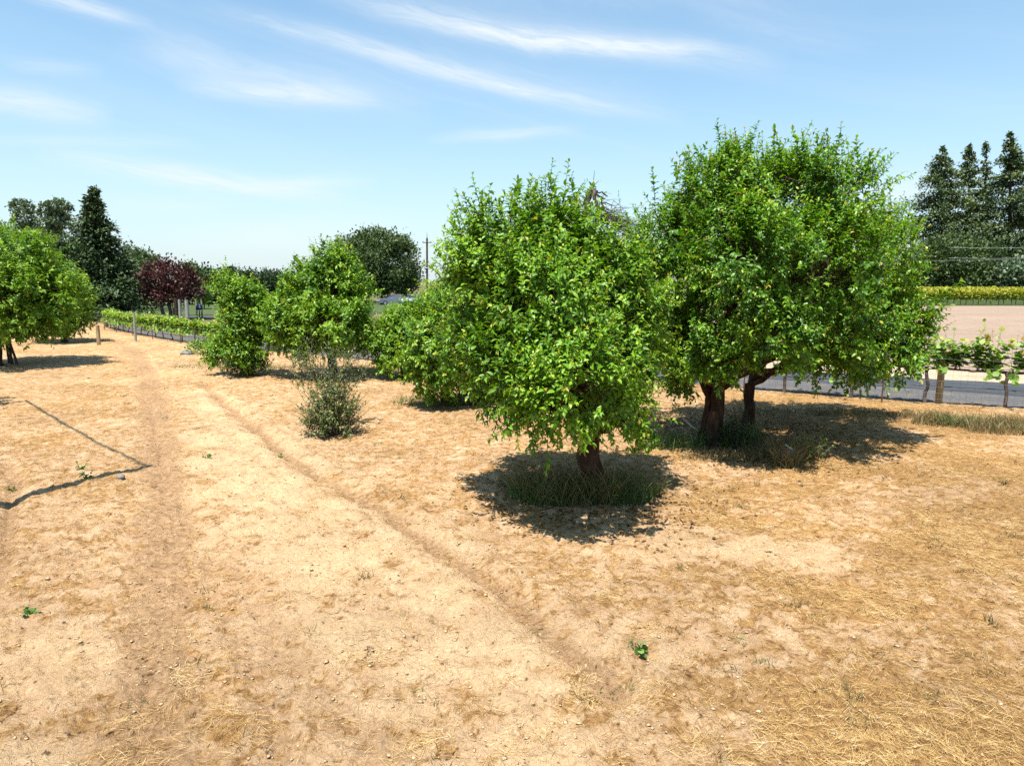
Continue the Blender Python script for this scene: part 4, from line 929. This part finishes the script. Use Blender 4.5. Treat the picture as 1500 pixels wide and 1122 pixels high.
mb = MB(); box(mb, BO + [0, 0, .95], (.22, .2, .16)); tube(mb, [BO + [-.22, 0, 1.1], BO + [.22, 0, 1.1]], .19, 10); mb.build('box', M['bluesign'], rt, False, BO)

def car(name, label, px_, Y, rz, paint):
    b = at(px_, 440, Y); O = np.array([b[0], b[1], -.16]); root = thing(name, label, 'car', tuple(O)); root.rotation_euler = (0, 0, rz)
    def prism(prof, hw, mb, inset=0):
        n = len(prof); V = [(x, -hw + (inset if z > .95 else 0), z) for x, z in prof] + [(x, hw - (inset if z > .95 else 0), z) for x, z in prof]; V = np.array(V)
        mb.add(V, [[i, (i + 1) % n, n + (i + 1) % n, n + i] for i in range(n)])
        for o_ in (0, n):
            c = V[o_:o_ + n].mean(0); mb.add(np.vstack([V[o_:o_ + n], c]), [[i, (i + 1) % n, n] if o_ else [(i + 1) % n, i, n] for i in range(n)])
    mb = MB(); prism([(-2.2, .35), (-2.25, .7), (-2.1, .92), (-1.9, .97), (-1.35, 1.42), (-.6, 1.5), (.35, 1.48), (1.1, 1.0), (2.0, .86), (2.25, .62), (2.2, .33)], .88, mb, .16); mb.build('body', M[paint], root)
    mb = MB(); prism([(-1.72, 1.0), (-1.3, 1.36), (.3, 1.40), (.92, 1.02)], .89, mb, .15); mb.build('side_window', M['glass'], root)
    mb = MB(); mb.add([(.42, -.66, 1.45), (.42, .66, 1.45), (1.09, .76, 1.04), (1.09, -.76, 1.04)], [[0, 3, 2, 1]]); mb.v[0] = mb.v[0] + [.02, 0, .02]; mb.build('windscreen', M['glass'], root)
    for sx in (-1.35, 1.4):
        for sy in (-.84, .84):
            mb = MB(); c = np.array([sx, sy, .33]); tube(mb, [c - [0, .1, 0], c - [0, .09, 0], c + [0, .09, 0], c + [0, .1, 0]], [.27, .33, .33, .27], 16); w = mb.build('wheel', M['tyre'], root)
            mb = MB(); tube(mb, [c + [0, -.115, 0], c + [0, .115, 0]], .18, 12); mb.build('rim', M['carpaint2'], w)
    for sy in (-.62, .62):
        mb = MB(); box(mb, (2.2, sy, .66), (.05, .18, .07)); mb.build('headlight', M['carpaint2'], root)
car('car', 'silver car parked under the great dark oak', 576, 100, R(205), 'carpaint1')
car('car', 'white car parked right of the silver one under the oak', 606, 101, R(250), 'carpaint2')

# ------------------------------------------------------------------ small things on the ground
def rock(name, label, px_, py, s, seed):
    r = np.random.default_rng(seed); g = ground(px_, py); z = gz(*g); mb = MB()
    u = np.linspace(0, 2 * np.pi, 16, endpoint=False); V = []
    for k, ph in enumerate(np.linspace(-1.2, 1.45, 8)):
        for a in u:
            d = np.array([math.cos(a) * math.cos(ph), math.sin(a) * math.cos(ph), math.sin(ph)]); q = 1 + .25 * float(perlin(np.array([d[0] * 1.8 + seed]), np.array([d[1] * 1.8 + d[2]]))[0]); V.append(d * q * s)
    i = np.arange(7)[:, None] * 16; j = np.arange(16)[None]; j2 = (j + 1) % 16
    mb.add(np.array(V) + [g[0], g[1], z + s[2] * .4], np.stack([i + j, i + j2, i + 16 + j2, i + 16 + j], -1).reshape(-1, 4))
    T = np.array(V[-16:]) + [g[0], g[1], z + s[2] * .4]; mb.add(np.vstack([T, T.mean(0)]), [[k, (k + 1) % 16, 16] for k in range(16)])
    tag(mb.build(name, M['rock'], None, True, (g[0], g[1], z)), label, 'rock')
rock('rock', 'grey rock near the vine row left of the slim fruit tree', 273, 519, np.array([.30, .2, .16]), 5)
rock('rock', 'small pale stone on the soil near the pole shadow', 178, 705, np.array([.06, .05, .045]), 8)
def weed(label, px_, py, n, h, seed, leaf=.05):
    r = np.random.default_rng(seed); g = ground(px_, py); z = gz(*g); root = thing('weed', label, 'weed', (g[0], g[1], z)); O = np.array([g[0], g[1], z]); fo = MB(); st = MB()
    d = np.c_[r.normal(0, .6, n), r.normal(0, .6, n), np.full(n, .7)]; B = np.tile(O, (n, 1)) + r.normal(0, h * .15, (n, 3)) * [1, 1, 0]
    shoots(fo, VINE, B, d, r.uniform(.5, 1.0, n) * h, 5, leaf, r, r.random(n), st, .1); st.build('stem', M['weed'], root, True, O); fo.build('foliage', M['weed'], root, False, O)
weed('tiny two leaved green weed near the lower middle of the soil', 937, 965, 3, .12, 1, .075)
weed('green weed tuft upper one by the pole shadow', 120, 690, 5, .16, 2)
weed('green weed tuft lying across the pole shadow', 126, 706, 6, .18, 3)
weed('small green weed near the left edge of the foreground', 43, 905, 3, .10, 4)
weed('small green weed by the left edge rut', 18, 715, 4, .12, 5)
weed('small green weed beside the worn track', 303, 675, 3, .10, 6)
weed('small green weed on the pale soil near the rut', 412, 668, 3, .09, 7)
rg = np.random.default_rng(31)
grass_patch('tall_grass', 'tall dry grass standing around the central tree trunk', [(gA[0] - .35, gA[1] - .15, .75, .45, 900, .25, .65), (gA[0] + .05, gA[1] - .3, .35, .2, 200, .3, .75), (gA[0] + .4, gA[1] + .1, .7, .5, 1100, .15, .5), (gA[0] - .7, gA[1] + .4, .6, .4, 700, .15, .4)], M['drygrass'], rg)
grass_patch('tall_grass', 'olive green weeds among the dry grass at the central trunk', [(gA[0] - .45, gA[1] - .1, .8, .5, 1300, .15, .5), (gA[0] + .45, gA[1] - .1, .5, .4, 800, .15, .55)], M['greengrass'], rg)
grass_patch('tall_grass', 'dark green grass and weeds at the foot of the biggest tree', [(gB[0] + .4, gB[1] + .1, .6, .4, 1200, .2, .6), (gB[0] - .7, gB[1] - .1, .5, .5, 500, .15, .4)], M['greengrass'], rg)
grass_patch('tall_grass', 'dry bent grass along the near edge of the biggest tree shade', [(*ground(1090, 672), 1.2, .25, 700, .1, .28), (*ground(1165, 668), .4, .3, 500, .2, .6), (*ground(1120, 662), .5, .3, 300, .15, .4), (*ground(1180, 605), 2.2, .5, 900, .08, .22), (*ground(1260, 608), 1.2, .4, 500, .08, .2)], M['drygrass'], rg)
grass_patch('tall_grass', 'green and straw grass along the fence at the right edge', [(*ground(1420, 622), 1.3, .45, 1500, .15, .42), (*ground(1480, 632), .9, .5, 900, .15, .4), (*ground(1350, 612), .7, .3, 500, .1, .28)], M['drygrass'], rg)
grass_patch('tall_grass', 'fresh green grass among the straw at the fence', [(*ground(1400, 622), .55, .3, 500, .15, .36), (*ground(1470, 628), .4, .3, 200, .12, .3)], M['greengrass'], rg)
grass_patch('tall_grass', 'short grass under the row of fruit trees behind', [(*ground(640, 590), 1.2, .8, 700, .1, .3), (*ground(470, 540), 2.5, .8, 900, .08, .2), (*ground(330, 538), 2.0, .8, 500, .08, .2), (*ground(560, 545), 2.5, .8, 900, .08, .25)], M['greengrass'], rg)
sucker_bush('bush', 'deep green leafy bush at the base of the two trunks', (gB[0] + .35, gB[1] - .25), .42, .3, .5, 60, 91, 'sucker', .06, 10, cat='bush', sL=(.15, .35))
def weedstalk(label, px_, py, seed):
    r = np.random.default_rng(seed); g = ground(px_, py); z = gz(*g); O = np.array([g[0], g[1], z]); root = thing('weed', label, 'weed', tuple(O)); st = MB(); fo = MB(); B = []
    for k in range(5):
        e = O + [r.normal(.1, .18), r.normal(0, .12), r.uniform(.25, .55)]; P = wiggle(O, e, 6, .05, .0, r); tube(st, P, np.linspace(.008, .004, 6), 4); B += [P[2], P[4], P[5]]
    B = np.array(B); shoots(fo, APPLE, B, r.normal(0, .5, (len(B), 3)) + UP * .5, r.uniform(.05, .14, len(B)), 6, .05, r, r.random(len(B)), None, .2)
    st.build('stem', M['drygrass'], root, True, O); fo.build('foliage', M['lightgreen'], root, False, O)
weedstalk('tall pale weed with bent stalks at the edge of the shade', 1198, 676, 5)
weedstalk('leaning pale weed just left of the taller bent one', 1170, 680, 6)
def stump():
    g = ground(1150, 682); z = gz(*g); O = np.array([g[0], g[1], z]); root = thing('tree_stump', 'short pale topped stump in the shade of the biggest tree', 'stump', tuple(O))
    mb = MB(); tube(mb, [O - [0, 0, .1], O + [0, 0, .05], O + [.01, 0, .2], O + [.05, 0, .34]], [.18, .15, .11, .10], 12); mb.build('trunk', M['greybark'], root, True, O)
    mb = MB(); tube(mb, [O + [.048, 0, .335], O + [.06, 0, .352]], [.092, .088], 12); mb.build('cut_face', M['cutwood'], root, False, O)
    grass_patch('dry_tuft', 'dry grass wrapped around the short stump', [(g[0], g[1] - .05, .22, .18, 420, .25, .6)], M['drygrass'], rg)
stump()
def stick():
    pts = [(984, 590), (1000, 612), (1015, 626), (1033, 634)]; Yb = ground(1033, 640)[1]
    P = np.array([at(x, y, Yb + dz) for (x, y), dz in zip(pts, (.5, .3, .12, .0))]); t = np.linspace(0, 3, 12); P = np.stack([np.interp(t, range(4), P[:, k]) for k in range(3)], 1); mb = MB(); tube(mb, P, np.linspace(.012, .026, 12), 6)
    tag(mb.build('fallen_branch', M['stick'], None, True, P[-1]), 'bleached bent branch leaning in the shade left of the two trunks', 'branch')
stick()
def dry_stalk():
    g = ground(858, 968); z = gz(*g); O = np.array([*g, z]); mb = MB()
    tube(mb, [O, O + [.03, .12, .02], O + [.09, .26, .05]], [.006, .005, .003], 5); tube(mb, [O + [.03, .12, .02], O + [.2, .2, .03]], [.004, .002], 4)
    tag(mb.build('dry_stalk', M['stick'], None, True, O), 'pale forked dry stalk lying by the rut in the foreground', 'stalk')
dry_stalk()

def litter():
    r = np.random.default_rng(140); mb = MB()
    for (c, rad, n) in ((gA, 2.0, 1500), (gB + [.9, .9], 3.0, 2600), (gE, 2.0, 500), (gC, 1.6, 400)):
        a = r.uniform(0, 6.28, n); q = rad * np.sqrt(r.random(n)) * r.uniform(.6, 1.2, n); x, y = c[0] + q * np.cos(a), c[1] + q * np.sin(a); az = r.uniform(0, 6.28, n)
        leaves(mb, APPLE, np.c_[x, y, ghei(x, y) + .012], np.c_[np.cos(az), np.sin(az), r.normal(0, .2, n)], UP + r.normal(0, .3, (n, 3)), r.uniform(.04, .085, n), r.random(n))
    m = leafmat('fallen_leaf', [(0, (.06, .032, .014)), (.5, (.16, .09, .035)), (1, (.30, .20, .085))], .1, .7, .2)
    tag(mb.build('leaf_litter', m), 'brown fallen leaves scattered under the fruit trees', 'leaves', kind='stuff')
    n = 420; d = 4.2 + 24 * r.random(n) ** 1.1; a = np.radians(r.uniform(-40, 40, n)); x, y = d * np.sin(a), d * np.cos(a); t, p, s_ = masks(x, y)
    ok = (r.random(n) < .12 + s_) & (row_side(x, y) < -.5) & (t < .5)
    grass_patch('dry_stubble', 'short rooted tufts of dry stubble across the orchard floor', [(x[i], y[i], r.uniform(.03, .14), r.uniform(.03, .12), int(r.integers(8, 34)), .03, r.uniform(.07, .17)) for i in np.where(ok)[0]], M['drygrass'], r, cat='stubble')
    n = 60; d = 5 + 22 * r.random(n); a = np.radians(r.uniform(-38, 38, n)); x, y = d * np.sin(a), d * np.cos(a); ok = row_side(x, y) < -.5
    grass_patch('green_sprouts', 'faint green grass sprouts dotted over the dry soil', [(x[i], y[i], r.uniform(.04, .2), r.uniform(.04, .16), int(r.integers(8, 40)), .02, .08) for i in np.where(ok)[0]], M['greengrass'], r, cat='sprouts')
litter()

# ------------------------------------------------------------------ sky, sun, camera
SUN_EL = 71.5; sd = norm(np.array([.45, .89]))          # shadows fall along sd
to_sun = np.array([-sd[0] * math.cos(R(SUN_EL)), -sd[1] * math.cos(R(SUN_EL)), math.sin(R(SUN_EL))])
W = bpy.data.worlds.new("World"); S.world = W; W.use_nodes = True; nt = W.node_tree; nt.nodes.clear()
wo = nt.nodes.new('ShaderNodeOutputWorld'); bg = N(nt, 'Background'); bg.inputs[1].default_value = .084
sky = N(nt, 'TexSky', sky_type='NISHITA', sun_disc=False); sky.sun_elevation = R(SUN_EL); sky.sun_rotation = math.atan2(to_sun[0], to_sun[1]) % (2 * math.pi)
sky.altitude = 50; sky.air_density = 1.0; sky.dust_density = 1.2; sky.ozone_density = 1.6
tc = N(nt, 'TexCoord'); sep = N(nt, 'SeparateXYZ'); L_(nt, tc.outputs['Generated'], sep.inputs[0])
az = math_(nt, 'ARCTAN2', sep.outputs[0], sep.outputs[1]); el = math_(nt, 'ARCSINE', sep.outputs[2])
def azel(px_, py):
    r = norm(ray(px_, py)); return math.atan2(r[0], r[1]), math.asin(r[2])
cmb = N(nt, 'CombineXYZ'); L_(nt, az, cmb.inputs[0]); L_(nt, el, cmb.inputs[1])
wn = N(nt, 'TexNoise'); wn.inputs['Scale'].default_value = 5; wn.inputs['Detail'].default_value = 3; L_(nt, cmb.outputs[0], wn.inputs['Vector'])
wv = math_(nt, 'MULTIPLY', math_(nt, 'SUBTRACT', wn.outputs['Fac'], .5), .03)
el2 = math_(nt, 'ADD', el, wv)
tot = None
SKYB = mixc(nt, sky.outputs[0], (.80, 1.15, 1.18), 1.0, 'MULTIPLY')
hz = math_(nt, 'MULTIPLY', math_(nt, 'POWER', 2.718, math_(nt, 'MULTIPLY', math_(nt, 'MAXIMUM', el, 0.0), -5.0)), .78)
SKYB = mixc(nt, SKYB, (5.0, 5.35, 5.7), hz)
STREAKS = [((270, -8), (1010, 176), 13, .80), ((420, 40), (980, 150), 26, .28), ((430, -22), (1160, 92), 18, .95), ((520, 20), (1080, 78), 10, .6), ((0, -30), (230, 34), 11, .85), ((200, 40), (360, 110), 26, .3), ((160, 60), (640, 162), 26, .5), ((250, 122), (560, 152), 13, .75), ((-120, 122), (170, 176), 18, .8),
           ((40, 226), (520, 290), 15, .95), ((330, 268), (560, 262), 12, .5), ((620, 207), (860, 186), 9, .6), ((230, 352), (600, 330), 30, .5), ((1220, 305), (1450, 252), 22, .7), ((130, 300), (360, 296), 12, .35), ((-100, 205), (300, 212), 8, .35), ((0, 90), (160, 110), 10, .3), ((-400, 60), (-60, 120), 30, .7), ((1560, 60), (1900, 140), 30, .6), ((400, -160), (1300, -60), 60, .5), ((1000, 20), (1300, 70), 20, .18)]
for i, (a, b, w, s) in enumerate(STREAKS):
    a = azel(*a); b = azel(*b); Ls = math.hypot(b[0] - a[0], b[1] - a[1]); ux, uy = (b[0] - a[0]) / Ls, (b[1] - a[1]) / Ls; ww = w * .85 / F
    dx = math_(nt, 'SUBTRACT', az, a[0]); dy = math_(nt, 'SUBTRACT', el2, a[1])
    t = math_(nt, 'ADD', math_(nt, 'MULTIPLY', dx, ux / Ls), math_(nt, 'MULTIPLY', dy, uy / Ls))
    n_ = math_(nt, 'ADD', math_(nt, 'MULTIPLY', dx, -uy / ww), math_(nt, 'MULTIPLY', dy, ux / ww))
    cc = N(nt, 'CombineXYZ'); L_(nt, math_(nt, 'MULTIPLY', t, 9.0 * Ls), cc.inputs[0]); L_(nt, math_(nt, 'MULTIPLY_ADD', t, 2.5 * Ls, math_(nt, 'MULTIPLY', n_, 1.0)), cc.inputs[1]); cc.inputs[2].default_value = i * 3.7
    fib = noise(nt, 1.5, 8, .66, cc.outputs[0], .9)
    prof = math_(nt, 'POWER', 2.718, math_(nt, 'MULTIPLY', math_(nt, 'MULTIPLY', n_, n_), -1.0))
    win = math_(nt, 'SINE', math_(nt, 'MULTIPLY', math_(nt, 'MULTIPLY_ADD', t, 1.0, 0.0, clamp=True), math.pi)); win = math_(nt, 'POWER', math_(nt, 'MAXIMUM', win, 0.0), .9)
    q = math_(nt, 'MULTIPLY', math_(nt, 'MULTIPLY', prof, win), math_(nt, 'MULTIPLY', ramp(nt, [(.30, .35), (.68, 1.1)], fib).outputs[0], s * .80))
    tot = q if tot is None else math_(nt, 'ADD', tot, q)
# thin even veil of high cloud
cv_ = N(nt, 'CombineXYZ'); L_(nt, math_(nt, 'MULTIPLY_ADD', el2, 2.0, math_(nt, 'MULTIPLY', az, .6)), cv_.inputs[0]); L_(nt, math_(nt, 'MULTIPLY_ADD', el2, 9.0, math_(nt, 'MULTIPLY', az, 2.2)), cv_.inputs[1])
veil = ramp(nt, [(.45, 0), (.8, .16)], noise(nt, 1.4, 5, .6, cv_.outputs[0], .4)).outputs[0]
tot = math_(nt, 'MINIMUM', math_(nt, 'ADD', tot, veil), .92)
CLOUD = (5.2, 5.6, 5.8)
colr = mixc(nt, SKYB, CLOUD, tot)
L_(nt, colr, bg.inputs[0]); L_(nt, bg.outputs[0], wo.inputs[0])
sun = bpy.data.lights.new('sun', 'SUN'); sun.energy = 5.0; sun.angle = R(.53); sun.color = (1, .955, .88)
so = bpy.data.objects.new('sun', sun); COL.objects.link(so)
from mathutils import Vector
so.rotation_euler = Vector(tuple(-to_sun)).to_track_quat('-Z', 'Y').to_euler(); so.location = (-20, -30, 60)
cam = bpy.data.cameras.new('camera'); co = bpy.data.objects.new('camera', cam); COL.objects.link(co)
co.location = (0, 0, CAMH); co.rotation_euler = (math.pi / 2 - PITCH, 0, 0); cam.sensor_fit = 'HORIZONTAL'; cam.sensor_width = 36; cam.lens = 36 * F / 1500
cam.clip_start = .1; cam.clip_end = 9000
S.camera = co
S.view_settings.view_transform = 'Standard'; S.view_settings.look = 'None'; S.view_settings.exposure = 1.1; S.view_settings.gamma = 1
S.cycles.max_bounces = 6; S.cycles.diffuse_bounces = 2; S.cycles.glossy_bounces = 2; S.cycles.transmission_bounces = 4; S.cycles.caustics_reflective = False; S.cycles.caustics_refractive = False
S.cycles.use_denoising = False
